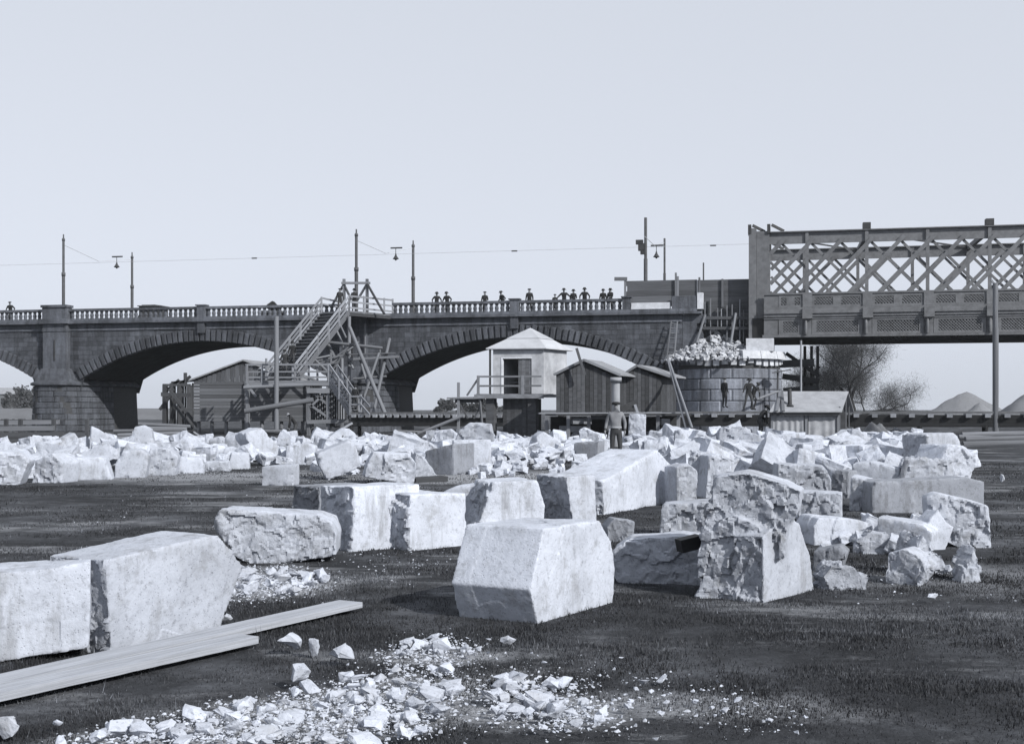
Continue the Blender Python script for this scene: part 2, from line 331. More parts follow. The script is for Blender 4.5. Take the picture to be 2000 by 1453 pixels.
def finish_stones():
    dg = bpy.context.evaluated_depsgraph_get()
    for k, (o, name, label, cat, group, mat, rough, n, tx, d, amp) in enumerate(pending):
        me = bpy.data.meshes.new_from_object(o.evaluated_get(dg)); me.name = name
        nv = len(me.vertices)
        if nv == 0: continue
        P = np.empty(nv*3); me.vertices.foreach_get('co', P); P = P.reshape(-1, 3)
        NM = np.empty(nv*3); me.vertex_normals.foreach_get('vector', NM); NM = NM.reshape(-1, 3)
        E_ = np.empty(len(me.edges)*2, dtype=np.int32); me.edges.foreach_get('vertices', E_); E_ = E_.reshape(-1, 2)
        w = np.zeros(nv)
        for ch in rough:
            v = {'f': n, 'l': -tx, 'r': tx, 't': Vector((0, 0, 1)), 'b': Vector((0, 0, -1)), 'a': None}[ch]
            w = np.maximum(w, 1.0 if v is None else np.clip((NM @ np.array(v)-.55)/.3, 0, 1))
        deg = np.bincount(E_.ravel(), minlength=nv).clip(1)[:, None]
        def avg(A):
            S = np.zeros_like(A); np.add.at(S, E_[:, 0], A[E_[:, 1]]); np.add.at(S, E_[:, 1], A[E_[:, 0]]); return S/deg
        S = P.copy()
        for _ in range(3): S = avg(S)
        S2 = S
        for _ in range(6): S2 = avg(S2)
        chip = np.clip(fbm(P*6.5, 3, k)*3-.45, 0, 1)[:, None]
        Q = P+(S-P)*.15+(S2-P)*1.3*chip
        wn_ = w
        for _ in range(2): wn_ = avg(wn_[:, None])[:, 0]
        s = amp*min(1., .55+d/40)
        lo = fbm(P*2.2, 3, k+50)*.022; mid = fbm(P*9, 4, k+90)*.010
        W = P+np.stack([fbm(P*4, 2, k+i) for i in (1, 2, 3)], 1)*.06
        fa = facets(W*5.0, k)*.6+facets(W*13.0, k+7)*.28+facets(W*1.9, k+9)*.7
        Q = Q+NM*((lo*.6+mid*.5)*s*(1+.6*wn_)+facets(W*1.3, k+3)*.012*s+wn_*(fa-.1)*.06*s+(.25+wn_)*fbm(P*26, 3, k+77)*.006*s)[:, None]
        me.vertices.foreach_set('co', Q.ravel())
        a = me.attributes.new('rough', 'FLOAT', 'POINT'); a.data.foreach_set('value', wn_.astype(np.float32))
        me.polygons.foreach_set('use_smooth', [True]*len(me.polygons)); me.update(); me.set_sharp_from_angle(angle=R(27))
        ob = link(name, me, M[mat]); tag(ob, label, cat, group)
    for o in list(TMP.objects):
        me = o.data; bpy.data.objects.remove(o); bpy.data.meshes.remove(me)
    bpy.data.collections.remove(TMP)

# -- nearest blocks
stone('leftmost foreground white block with grey dusty top, cut by the left edge', 1280, 17, .55, [(-110, 1318), (172, 1264), (177, 1180), (176, 1096), (90, 1112), (-110, 1128)], 'l', cx=90)
stone('large smooth white slab with pointed right end beside the long planks', 1236, 59, .60, [(215, 1258), (425, 1215), (466, 1132), (470, 1106), (452, 1078), (425, 1044), (208, 1094)], 'lr')
stone('rounded rough white block beside the chip heap behind the pointed slab', 1094, 4, .75, [(452, 1085), (500, 1104), (655, 1086), (658, 1045), (648, 1018), (620, 1006), (560, 1003), (432, 996), (421, 1015), (428, 1050)], 'fl', amp=1.2)
stone('tall block with dark weathered left face behind the rounded rough block', 1069, -52, .95, [(622, 1058), (687, 1077), (690, 1000), (688, 950), (624, 948)], 'f', mat='stone', cx=660)
stone('dark shaded block partly hidden at the far end of the dark-faced row', 1045, -50, .8, [(568, 1035), (621, 1052), (622, 950), (570, 947)], 'f', mat='stone_grey')  # shade of this face is put into the grey stone colour
stone('cubic white block with deeply broken left side and smooth right face', 1065, 47, .92, [(798, 1073), (915, 1058), (910, 962), (800, 964)], 'l', amp=1.15)
stone('long smooth white block with slanted left edge behind the central block', 1029, 18, .9, [(930, 1034), (1062, 1022), (1066, 985), (1050, 937), (962, 942), (945, 990)], 'l')
stone('pale pitted block next to the slanted smooth block', 1022, -10, .8, [(872, 1026), (938, 1030), (962, 944), (890, 950), (862, 962)], '')
stone('block with rough tooled left face and smooth white right face', 1018, 35, .75, [(1120, 1019), (1167, 1013), (1163, 926), (1104, 930)], 'l', cx=1140)
stone('great white block with sloping ridged top behind the central block', 990, 62, 1.0, [(1180, 1013), (1238, 1006), (1262, 990), (1300, 985), (1330, 962), (1328, 925), (1308, 905), (1286, 878), (1235, 908), (1178, 938)], 'l', cx=1240)
stone('big central white block with pitted left face and long shadow on the grass', 1190, 59, .74, [(1053, 1213), (1120, 1192), (1195, 1168), (1201, 1100), (1192, 1058), (1170, 1017), (1063, 1031), (1050, 1090), (1036, 1152)], 'b', amp=.9)
stone('huge rough boulder with notched top standing in front of the right heap', 1163, -22, .6, [(1360, 1080), (1362, 1146), (1385, 1161), (1498, 1169), (1504, 1110), (1496, 1050), (1478, 1025), (1430, 1005), (1372, 1020)], 'fl', cx=1440, amp=1.5,
      extra=[([(1384, 1085), (1375, 1010), (1396, 932), (1455, 922), (1530, 944), (1566, 958), (1560, 1000), (1540, 1030), (1530, 1090), (1400, 1100)], 1163, -16, .55), ([(1490, 1168), (1545, 1158), (1592, 1139), (1584, 1085), (1562, 1020), (1528, 1010), (1490, 1048)], 1155, 52, .5, 0., 1., 1545)])
stone('low grey shaded block lying between central block and rough boulder', 1132, -8, .6, [(1192, 1112), (1210, 1140), (1365, 1144), (1368, 1052), (1335, 1046), (1230, 1052), (1198, 1075)], 'fb', mat='stone')
stone('rough squared block behind the notched boulder', 1046, -12, .7, [(1288, 1040), (1392, 1050), (1392, 980), (1292, 984)], 'f')
stone('small grey wedge stone behind the central block', 1052, 10, .35, [(1188, 1050), (1236, 1050), (1241, 1018), (1200, 1012), (1186, 1030)], 'f', mat='stone_grey', name='stone_fragment', cat='stone fragment')
# -- right-hand heap
stone('slab with rough pale face and rounded right corner behind the boulder', 962, -4, .8, [(1517, 958), (1625, 964), (1624, 932), (1606, 909), (1520, 906)], 'f')
stone('squared block with light rim under the rough pale slab', 1022, -14, .6, [(1556, 1022), (1645, 1020), (1646, 964), (1558, 960)], 'f')
stone('block with dark broken front and clean sloping top in the right heap', 994, -18, 1.0, [(1657, 988), (1704, 995), (1704, 940), (1662, 930)], 'f', mat='stone')
stone('long dark-stained slab lying across the right heap', 997, 6, .7, [(1703, 996), (1922, 986), (1922, 940), (1886, 932), (1705, 942)], '', mat='stone_grey')
stone('rough-faced slab leaning at the right end of the heap', 1062, -8, .35, [(1812, 1000), (1820, 1045), (1880, 1062), (1938, 1066), (1930, 988), (1880, 975), (1830, 964), (1809, 972)], 'f', amp=1.2)
stone('long pale loaf-shaped stone right of the notched boulder', 1058, 12, .5, [(1590, 1052), (1612, 1059), (1690, 1060), (1708, 1036), (1700, 1018), (1650, 1012), (1600, 1010), (1588, 1028)], 'b')
stone('knobbly small boulder in front of the loaf-shaped stone', 1074, 0, .3, [(1674, 1058), (1690, 1076), (1740, 1076), (1755, 1065), (1735, 1046), (1700, 1038)], 'a', name='stone_fragment', cat='stone fragment')
stone('large shard with grey flat face and bright pointed tip', 1068, -30, .45, [(1712, 1052), (1760, 1070), (1815, 1068), (1822, 1040), (1800, 1024), (1760, 1018), (1714, 1010)], '', mat='stone',
      extra=[([(1812, 1040), (1846, 1048), (1862, 1030), (1848, 1020), (1833, 995), (1816, 1015)], 1066, 15, .25)])
stone('dark rock with a bright broken edge at the right front of the heap', 1134, -34, .38, [(1728, 1118), (1745, 1132), (1790, 1135), (1812, 1110), (1790, 1084), (1765, 1072), (1733, 1080)], 'fr', mat='stone', name='stone_fragment', cat='stone fragment')
stone('pointed rock standing behind the dark rock on the right', 1118, 20, .35, [(1785, 1095), (1800, 1118), (1846, 1116), (1863, 1105), (1840, 1080), (1820, 1068), (1805, 1042), (1795, 1060)], 'a', name='stone_fragment', cat='stone fragment')
stone('upright pointed shard alone on the grass at the far right', 1131, 20, .2, [(1880, 1118), (1890, 1131), (1912, 1126), (1915, 1105), (1908, 1066), (1892, 1095)], 'a', name='stone_fragment', cat='stone fragment')
stone('small jagged rock on the grass right of the notched boulder', 1143, 8, .3, [(1606, 1128), (1620, 1142), (1695, 1145), (1703, 1126), (1680, 1118), (1665, 1104), (1625, 1103)], 'a', name='stone_fragment', cat='stone fragment')
stone('flat dark rock leaning against the notched boulder', 1110, -20, .4, [(1585, 1108), (1640, 1106), (1655, 1080), (1640, 1066), (1590, 1075)], 'f', mat='stone_grey', name='stone_fragment', cat='stone fragment')
stone('big light stone tilted at the top of the right heap', 950, 25, .9, [(1850, 930), (1888, 928), (1911, 902), (1885, 872), (1855, 868), (1838, 900)], 'f')
stone('block with grey left face crowning the right heap', 935, 30, .8, [(1808, 925), (1870, 925), (1876, 862), (1868, 845), (1812, 848)], 'l')
stone('broken grey-white stone in front of the right heap crown', 952, -5, .6, [(1748, 938), (1860, 940), (1862, 900), (1820, 898), (1775, 892), (1768, 905)], 'fa')
stone('slanting thin plate leaning on the right heap', 958, -30, .14, [(1744, 938), (1756, 938), (1776, 898), (1766, 893)], '', mat='stone_grey')
stone('block with pale sloping top behind the long stained slab', 950, -20, 1.0, [(1660, 940), (1752, 935), (1758, 915), (1700, 902), (1664, 905)], '')
stone('wide rough stone under the canvas hut', 903, 5, .8, [(1506, 896), (1588, 898), (1586, 862), (1560, 846), (1510, 852)], 'f')
stone('rough crowned block standing before the round pier', 905, -6, .9, [(1404, 900), (1490, 905), (1494, 862), (1478, 848), (1455, 838), (1408, 834), (1402, 846)], 'fa')
stone('curved pale stone hooked like a broken moulding', 905, 10, .6, [(1352, 890), (1402, 892), (1404, 862), (1378, 848), (1366, 838), (1352, 860)], 'f')
stone('pale block with hollow top below the leaning poles', 915, -10, .7, [(1318, 905), (1378, 905), (1382, 872), (1352, 870), (1330, 838), (1318, 842)], 'l')
stone('tall upright slab with grey face in the middle of the right heap', 932, -30, .5, [(1484, 925), (1500, 930), (1504, 860), (1486, 858)], 'f')
stone('narrow upright white slab beside the tall grey one', 936, 10, .3, [(1502, 925), (1518, 927), (1518, 882), (1504, 880)], '')
stone('small upright white slab second from the tall grey slab', 928, 8, .3, [(1521, 908), (1542, 910), (1542, 874), (1522, 873)], '')
stone('upright white slab with dark left edge right of the pair', 925, 25, .4, [(1566, 905), (1586, 905), (1588, 868), (1568, 866)], 'l')
stone('squared block with dark shaded front in the gap', 930, -40, .6, [(1438, 920), (1468, 925), (1470, 890), (1440, 890)], '', mat='stone_grey')  # shaded front painted by the grey stone
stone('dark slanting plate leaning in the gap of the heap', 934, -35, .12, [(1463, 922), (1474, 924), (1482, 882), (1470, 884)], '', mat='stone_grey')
stone('rough rock with raked face right of the sloping block', 965, -25, .7, [(1340, 955), (1385, 962), (1384, 900), (1365, 885), (1345, 878)], 'fa')
stone('jagged white stone behind the notched boulder', 968, 12, .6, [(1378, 962), (1432, 955), (1430, 900), (1405, 885), (1385, 890)], 'f')
stone('white block with vertical flutes beside the sloping block', 985, 20, .5, [(1322, 968), (1362, 962), (1364, 920), (1345, 905), (1322, 912)], 'f')
stone('small dark-faced cube low in the right heap', 970, -35, .5, [(1622, 960), (1656, 965), (1657, 920), (1624, 918)], 'f', mat='stone_grey')
stone('flat pale rubble stone right of the upright slabs', 912, 0, .7, [(1600, 905), (1700, 905), (1704, 880), (1660, 862), (1612, 878)], 'a')
stone('jagged stone on the skyline of the right heap', 898, 5, .6, [(1640, 890), (1704, 892), (1702, 862), (1688, 850), (1672, 836), (1654, 848)], 'a')
stone('low rough block left of the heap crown', 912, -8, .6, [(1706, 905), (1748, 906), (1746, 875), (1712, 872)], 'f')
# -- middle heap
stone('small white cube standing alone on the grass edge', 945, -8, .5, [(510, 946), (572, 944), (572, 908), (512, 911)], '', cx=540)
stone('tilted white block resting on its edge below the staircase', 935, 12, .9, [(640, 932), (705, 912), (698, 880), (685, 858), (618, 886), (622, 905)], '', amp=.8)
stone('rough white block with ragged top right of the tilted block', 942, 12, .6, [(711, 932), (808, 942), (812, 905), (800, 886), (730, 882), (718, 905)], 'f')
stone('triangular wedge leaning behind the ragged block', 932, 25, .35, [(808, 928), (862, 925), (830, 892), (812, 882)], 'f', name='stone_fragment', cat='stone fragment')
stone('smooth grey-faced block shaded on its left', 925, -35, .9, [(826, 918), (886, 922), (886, 866), (828, 880)], '', mat='stone_grey')  # grey stone colour stands in for the shade on this block
stone('upright white slab with dark fluted recess', 922, 8, .5, [(884, 920), (958, 920), (960, 858), (886, 860)], '')
stone('pale block with slanted shoulder on top of the upright slab', 905, 0, .6, [(888, 862), (966, 862), (960, 828), (916, 825), (896, 842)], 'f')
stone('tilted slab with black shaded left side in the middle heap', 900, 38, .9, [(500, 885), (542, 890), (546, 872), (512, 835), (480, 846), (482, 858)], '', amp=.7)
stone('rounded pale block right of the black-sided slab', 906, 0, .6, [(556, 898), (614, 900), (616, 872), (600, 866), (558, 870)], 'b')
stone('tapering pale stone between black-sided slab and rounded block', 898, 0, .5, [(538, 870), (564, 874), (564, 848), (552, 837), (544, 845)], '', name='stone_fragment', cat='stone fragment')
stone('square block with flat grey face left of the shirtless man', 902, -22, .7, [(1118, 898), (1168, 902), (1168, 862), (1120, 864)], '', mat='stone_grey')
stone('white block tucked against the square grey-faced block', 897, 15, .5, [(1168, 895), (1192, 892), (1188, 858), (1168, 862)], '')
stone('rectangular slab standing right of the shirtless man with inscribed face', 872, -8, .35, [(1226, 860), (1260, 862), (1262, 809), (1228, 808)], 'f')
stone('long pale slab slanting in front of the twin sheds', 888, 20, .6, [(1050, 880), (1100, 885), (1095, 862), (1062, 842), (1048, 852)], '')
stone('grey-white block leaning before the twin sheds', 880, -10, .5, [(1132, 862), (1172, 866), (1174, 850), (1140, 834), (1130, 840)], 'f')
stone('flat pale block behind the carved stone', 885, 5, .8, [(720, 880), (800, 880), (806, 862), (770, 858), (726, 862)], 'f')
stone('peaked pale stone under the track, right of the carved stone', 882, 0, .6, [(760, 868), (806, 868), (800, 858), (778, 842), (766, 852)], 'a')
stone('wedge-shaped white stone with raked side', 900, 25, .6, [(800, 888), (834, 884), (830, 862), (808, 842), (800, 868)], 'l')
stone('blocky pale stone left of the slanted-shoulder block', 890, -5, .6, [(842, 868), (892, 868), (894, 850), (880, 838), (850, 842)], 'f')
stone('rough block with two dark dowel slots right of the man', 900, -12, .7, [(1232, 892), (1300, 898), (1296, 862), (1262, 850), (1236, 862)], 'f')
stone('grey slab upright behind the dowel-slot block', 882, -15, .3, [(1264, 872), (1312, 876), (1316, 846), (1268, 840)], 'f', mat='stone')
# -- left-hand row
for lab, yb, yaw, th, poly, rg in [
    ('large pale boulder at the far left end of the stone row', 944, 12, 1.0, [(-40, 945), (36, 944), (58, 900), (40, 884), (-40, 880)], 'f'),
    ('flat-topped pale stone behind the far-left boulder', 905, 0, .8, [(0, 895), (58, 895), (56, 874), (40, 868), (8, 872)], 't'),
    ('rough stone with dark hollow second from the left edge', 940, -10, .8, [(60, 940), (118, 938), (122, 905), (100, 885), (66, 900)], 'fl'),
    ('white block with slanting right edge in the left row', 934, 14, .9, [(130, 934), (220, 928), (206, 895), (190, 892), (140, 894)], 'l'),
    ('large smooth white block in the middle of the left row', 930, 12, .9, [(222, 929), (284, 925), (292, 890), (278, 878), (240, 880), (226, 905)], ''),
    ('rough fractured block right of the smooth one in the left row', 926, 10, .8, [(272, 926), (342, 922), (348, 892), (330, 876), (296, 874), (285, 890)], 'f'),
    ('pale block with dark slot near the right end of the left row', 922, 16, .7, [(344, 922), (402, 918), (398, 894), (352, 892)], 'r'),
    ('low grey-faced block at the right end of the left row', 918, 8, .5, [(396, 916), (450, 913), (448, 899), (400, 902)], 'f'),
    ('white block closing the left row on the right', 914, 10, .6, [(446, 912), (488, 910), (486, 884), (450, 884)], ''),
    ('tall leaning white slab with triangular top in the left row', 892, 18, .3, [(174, 880), (222, 880), (214, 852), (196, 840), (177, 831)], ''),
    ('tall rounded white stone standing on the left row', 890, 8, .6, [(254, 885), (306, 888), (300, 862), (294, 838), (278, 830), (262, 834), (257, 855)], ''),
    ('grey triangular stone among the left row', 915, -30, .4, [(128, 895), (166, 896), (150, 876)], ''),
    ('pale block behind the triangular grey stone', 908, 5, .7, [(96, 892), (150, 892), (136, 865), (100, 868)], 'f'),
    ('irregular pale stone in the second rank of the left row', 905, 5, .7, [(176, 892), (250, 892), (248, 868), (220, 858), (180, 870)], 'a'),
    ('peaked white stone right of the tall rounded one', 900, 20, .5, [(324, 885), (362, 885), (350, 872), (334, 866)], ''),
    ('pale stone with fluted side near the timber shed', 890, -5, .6, [(400, 885), (442, 885), (438, 862), (424, 852), (408, 860)], 'f'),
    ('square pale stone below the timber shed', 888, 10, .5, [(444, 880), (478, 880), (476, 856), (452, 850)], 'r'),
    ('long low white stone in the second rank near the shed', 905, 5, .5, [(420, 900), (485, 898), (482, 876), (440, 874)], '')]:
    stone(lab, yb, yaw, th, poly, rg, cat='stone block')
stone('arched keystone-like stone with carved letters behind the tilted block', 878, 14, .5, [(640, 872), (706, 872), (694, 846), (682, 837), (668, 836), (652, 846), (638, 858)], '', name='carved_stone', amp=.4)
finish_stones()
cs = next(o for o in COL.objects if o.name.startswith('carved_stone'))
fd = bpy.data.curves.new('carved_letters', 'FONT'); fd.body = 'IO'; fd.size = .46; fd.extrude = .02; fd.align_x = 'CENTER'; fd.space_character = 1.25
to = bpy.data.objects.new('t', fd); COL.objects.link(to); to.rotation_euler = (R(90), R(16), R(14)); to.location = at(676, 867, gd(878)-.09)
bpy.context.view_layer.update(); lm = bpy.data.meshes.new_from_object(to.evaluated_get(bpy.context.evaluated_depsgraph_get())); lm.transform(to.matrix_world)
bpy.data.objects.remove(to); lm.materials.clear(); lt = link('carved_letters', lm, M['joint'], cs)

# rock library for rubble
def hull_mesh(name, pts, sub=0, amp=.0, seed=0):
    bm = bmesh.new()
    for p in pts: bm.verts.new(p)
    r = bmesh.ops.convex_hull(bm, input=bm.verts)
    bmesh.ops.delete(bm, geom=[v for v in bm.verts if not v.link_faces], context='VERTS')
    if sub:
        bmesh.ops.triangulate(bm, faces=bm.faces)
        for _ in range(sub): bmesh.ops.subdivide_edges(bm, edges=bm.edges, cuts=1, use_grid_fill=True); bmesh.ops.triangulate(bm, faces=bm.faces)
        C = np.array([v.co[:] for v in bm.verts]); bm.normal_update(); Nn = np.array([v.normal[:] for v in bm.verts])
        C = C+Nn*(fbm(C*3+seed, 3, seed)*amp)[:, None]
        for v, c in zip(bm.verts, C): v.co = c
    me = bpy.data.meshes.new(name); bm.to_mesh(me); bm.free(); return me
def rand_pts(rr, n, box=False):
    out = []
    for _ in range(n):
        p = Vector((rr.gauss(0, 1), rr.gauss(0, 1), rr.gauss(0, 1))).normalized()
        if box: k = .5/max(abs(p.x), abs(p.y), abs(p.z)); p = p*k*rr.uniform(.85, 1.0)
        else: p = p*.5*rr.uniform(.75, 1.05)
        out.append(p)
    return out
rr = random.Random(11)
LIBC = []; LIBM = []
for k in range(18):
    me = hull_mesh('chip', rand_pts(rr, 14, k % 3 == 0), 2, .10, k); me.materials.append(M['chip']); LIBC.append(me)
for k in range(16):
    pts = [Vector((sx*.5*rr.uniform(.7, 1), sy*.5*rr.uniform(.7, 1), sz*.5*rr.uniform(.7, 1))) for sx in (-1, 1) for sy in (-1, 1) for sz in (-1, 1)]
    if k % 2: pts += rand_pts(rr, 4, True)
    me = hull_mesh('rubble', pts, 3, .10, k+40); me.materials.append(M['stone']); LIBM.append(me)
def rock(name, lib, loc, size, label, cat, group):
    o = bpy.data.objects.new(name, rr.choice(lib)); COL.objects.link(o); o.location = loc; o.scale = size
    o.rotation_euler = (rr.uniform(-.5, .5), rr.uniform(-.5, .5), rr.uniform(0, 6.28)); return tag(o, label, cat, group)
def inpoly(x, y, P):
    c = False; j = len(P)-1
    for i in range(len(P)):
        if (P[i][1] > y) != (P[j][1] > y) and x < (P[j][0]-P[i][0])*(y-P[i][1])/(P[j][1]-P[i][1])+P[i][0]: c = not c
        j = i
    return c
def scatter(P, n):
    xs = [p[0] for p in P]; ys = [p[1] for p in P]; k = 0
    while k < n:
        x = rr.uniform(min(xs), max(xs)); y = rr.uniform(min(ys), max(ys))
        if inpoly(x, y, P): k += 1; yield x, y
# broken stones filling the heaps (middle distance)
for P, n, s0, s1, hz, lab, grp in [
    ([(0, 880), (490, 868), (490, 912), (0, 938)], 48, .45, .95, .3, 'broken white stone filling the left-hand stone row', 'rubble of the left stone row'),
    ([(600, 866), (880, 862), (880, 905), (620, 900)], 44, .45, .95, .25, 'broken white stone lying among the blocks below the staircase', 'rubble below the staircase'),
    ([(955, 862), (1120, 856), (1140, 900), (1000, 908), (955, 905)], 72, .18, .55, .22, 'small broken white stone in front of the white hut', 'rubble in front of the white hut'),
    ([(1230, 872), (1500, 872), (1500, 930), (1330, 945), (1240, 905)], 50, .5, 1.0, .35, 'broken white stone inside the right-hand heap below the round pier', 'rubble below the round pier'),
    ([(1500, 872), (1780, 868), (1860, 905), (1800, 935), (1500, 940)], 64, .45, 1.0, .3, 'broken white stone inside the right-hand heap near the canvas hut', 'rubble near the canvas hut'),
    ([(1590, 1030), (1800, 1040), (1820, 1090), (1600, 1090)], 10, .12, .3, 0, 'small stone on the grass among the right-hand fragments', 'small stones by the right fragments')]:
    for x, y in scatter(P, n):
        s = rr.uniform(s0, s1); p = gr(x, y); p.z = rr.uniform(.0, 1)*hz+s*.22
        rock('rubble_stone', LIBM, p, (s*rr.uniform(.8, 1.4), s*rr.uniform(.7, 1.1), s*rr.uniform(.55, .95)), lab, 'rubble', grp)
# the rest of the rubble carpet: jumbled pieces past counting
def carpet(name, label, areas, lib, seed):
    V_ = []; F_ = []; n0 = 0; L = [(np.array([v.co[:] for v in me.vertices]), [tuple(p.vertices) for p in me.polygons]) for me in lib]
    for P, n, s0, s1, hz in areas:
        for x, y in scatter(P, n):
            s = s0+(s1-s0)*rr.random()**1.5; p = gr(x, y); p.z = rr.random()*hz+s*.2; B, fc = L[rr.randrange(len(L))]
            q = np.array(Matrix.Rotation(rr.uniform(0, 6.28), 3, 'Z') @ Matrix.Rotation(rr.gauss(0, .22), 3, 'X') @ Matrix.Rotation(rr.gauss(0, .25), 3, 'Y'))
            B = (B*np.array([s*rr.uniform(.8, 1.5), s, s*rr.uniform(.5, 1)])) @ q.T+np.array(p); V_.append(B); F_ += [tuple(i+n0 for i in f) for f in fc]; n0 += len(B)
    tag(mesh(name, np.concatenate(V_).tolist(), F_, M['stone']), label, 'rubble', None, 'stuff')
carpet('rubble_carpet', 'jumbled small broken stone covering the ground between the blocks', [
    ([(0, 872), (490, 860), (490, 915), (0, 938)], 110, .25, .7, .3), ([(490, 866), (900, 860), (900, 912), (640, 915), (490, 905)], 170, .22, .65, .22), ([(900, 860), (1130, 852), (1190, 880), (1150, 900), (1000, 912), (900, 915)], 260, .18, .7, .22),
    ([(600, 898), (1150, 892), (1160, 922), (950, 934), (620, 928)], 130, .12, .4, .05), ([(1190, 862), (1500, 858), (1500, 925), (1340, 950), (1240, 900)], 170, .35, .9, .28), ([(1500, 858), (1800, 856), (1880, 915), (1820, 935), (1500, 940)], 170, .35, .9, .28), ([(1560, 1000), (1820, 1010), (1830, 1060), (1590, 1060)], 40, .06, .2, 0.)], [m_ for i_, m_ in enumerate(LIBM) if i_ % 2 == 0], 3)
# chips in the foreground
chips = []
CP = [([(90, 1453), (330, 1398), (520, 1365), (640, 1335), (780, 1300), (880, 1310), (905, 1350), (870, 1400), (830, 1430), (700, 1453)], 140, .045, .14, 'white stone chip in the spill along the bottom edge', 'chips of the bottom spill'),
      ([(760, 1262), (860, 1245), (950, 1262), (900, 1295), (770, 1300)], 26, .04, .12, 'white stone chip in the strip left of centre below the central block', 'chips of the middle strip'),
      ([(930, 1345), (1000, 1325), (1120, 1330), (1145, 1375), (1200, 1408), (1080, 1425), (970, 1400)], 60, .04, .13, 'white stone chip in the small patch right of the bottom spill', 'chips of the small patch'),
      ([(440, 1112), (545, 1105), (640, 1130), (580, 1160), (440, 1168)], 55, .045, .17, 'white stone chip in the heap behind the pointed slab', 'chips behind the pointed slab'),
      ([(1190, 1320), (1330, 1320), (1590, 1400), (1500, 1420), (1200, 1400)], 26, .02, .06, 'little stone chip scattered on the grass at the lower right', 'scattered chips lower right')]
for P, n, s0, s1, lab, grp in CP:
    for x, y in scatter(P, n):
        s = s0+(s1-s0)*rr.random()**1.6; p = gr(x, y); p.z = s*.14
        rock('stone_chip', LIBC, p, (s*rr.uniform(.9, 1.7), s*rr.uniform(.8, 1.2), s*rr.uniform(.4, .8)), lab, 'stone chip', grp)
for lab, x, y, w, h in [('two-lobed white stone on the grass below the plank tips', 672, 1290, 58, 40), ('upright leaf-shaped chip below the plank tips', 610, 1275, 30, 36), ('split white stone left of the upright chip', 566, 1270, 52, 38),
        ('flat white brick-shaped chip below the central block', 865, 1268, 36, 24), ('lone white lump on the grass below the central block', 992, 1256, 36, 18), ('grey round lump above the bottom spill', 588, 1330, 34, 36),
        ('white lump beside the grey round lump', 676, 1330, 34, 26), ('lone flat chip left of the bottom spill', 112, 1415, 30, 12), ('white block end poking in at the lower left corner', 8, 1434, 64, 44),
        ('small cube of stone beside the chip heap', 563, 1155, 26, 20), ('smooth pebble right of the chip heap', 634, 1133, 22, 12), ('white stone leaning at the foot of the plank', 440, 1210, 30, 14),
        ('pale chip on the grass at far right', 1822, 1168, 26, 12), ('pale chip right of the pale heap on the far grass', 1956, 940, 10, 16), ('small chip at the foot of the cubic block', 698, 1072, 14, 30)]:
    p = gr(x, y); k = p.y/F; p.z = h*k*.42; rock('stone_chip', LIBC, p, (w*k*1.1, h*k*1.0, h*k*1.15), lab, 'stone chip', None).rotation_euler = (rr.uniform(-.2, .2), rr.uniform(-.2, .2), rr.uniform(-.4, .4))
# fine gravel, uncountable
def gravel(name, label, areas, s0, s1):
    V_ = []; F_ = []
    base = [np.array([v.co[:] for v in me.vertices]) for me in [hull_mesh('t', rand_pts(rr, 7), 0) for _ in range(8)]]
    fcs = []
    for k in range(8):
        me = bpy.data.meshes['t' if k == 0 else 't.%03d' % k]; fcs.append([tuple(p.vertices) for p in me.polygons])
    n0 = 0
    for P, n in areas:
        cx = sum(p[0] for p in P)/len(P); cy = sum(p[1] for p in P)/len(P)
        for x, y in scatter(P, n):
            x += rr.gauss(0, 26); y += rr.gauss(0, 9); k = rr.randrange(8); s = s0+(s1-s0)*rr.random()**2.5; p = gr(x, max(y, 830))
            a = rr.uniform(0, 6.28); c, sn = math.cos(a), math.sin(a); B = base[k]*np.array([s*rr.uniform(1, 1.8), s, s*.7])
            B = np.stack([B[:, 0]*c-B[:, 1]*sn+p.x, B[:, 0]*sn+B[:, 1]*c+p.y, B[:, 2]+s*.15], 1)
            V_.append(B); F_ += [tuple(i+n0 for i in f) for f in fcs[k]]; n0 += len(B)
    o = mesh(name, np.concatenate(V_).tolist(), F_, M['chip']); tag(o, label, 'gravel', None, 'stuff')
gravel('stone_gravel', 'fine white stone crumbs strewn over the grass', [(CP[0][0], 3600), (CP[1][0], 700), (CP[2][0], 1100), (CP[3][0], 2000),
    ([(1150, 1310), (1340, 1315), (1620, 1405), (1560, 1440), (1180, 1410)], 220), ([(300, 1440), (900, 1230), (1200, 1300), (1250, 1440)], 600), ([(560, 1075), (900, 1075), (880, 1110), (700, 1130)], 160),
    ([(1600, 1120), (1950, 1080), (1990, 1180), (1650, 1200)], 70), ([(480, 940), (900, 935), (1000, 915), (1110, 915), (1000, 935), (700, 950)], 220), ([(300, 950), (560, 940), (420, 1010), (100, 1030)], 60), ([(1900, 880), (2000, 880), (2000, 1000), (1930, 1000)], 40)], .006, .034)
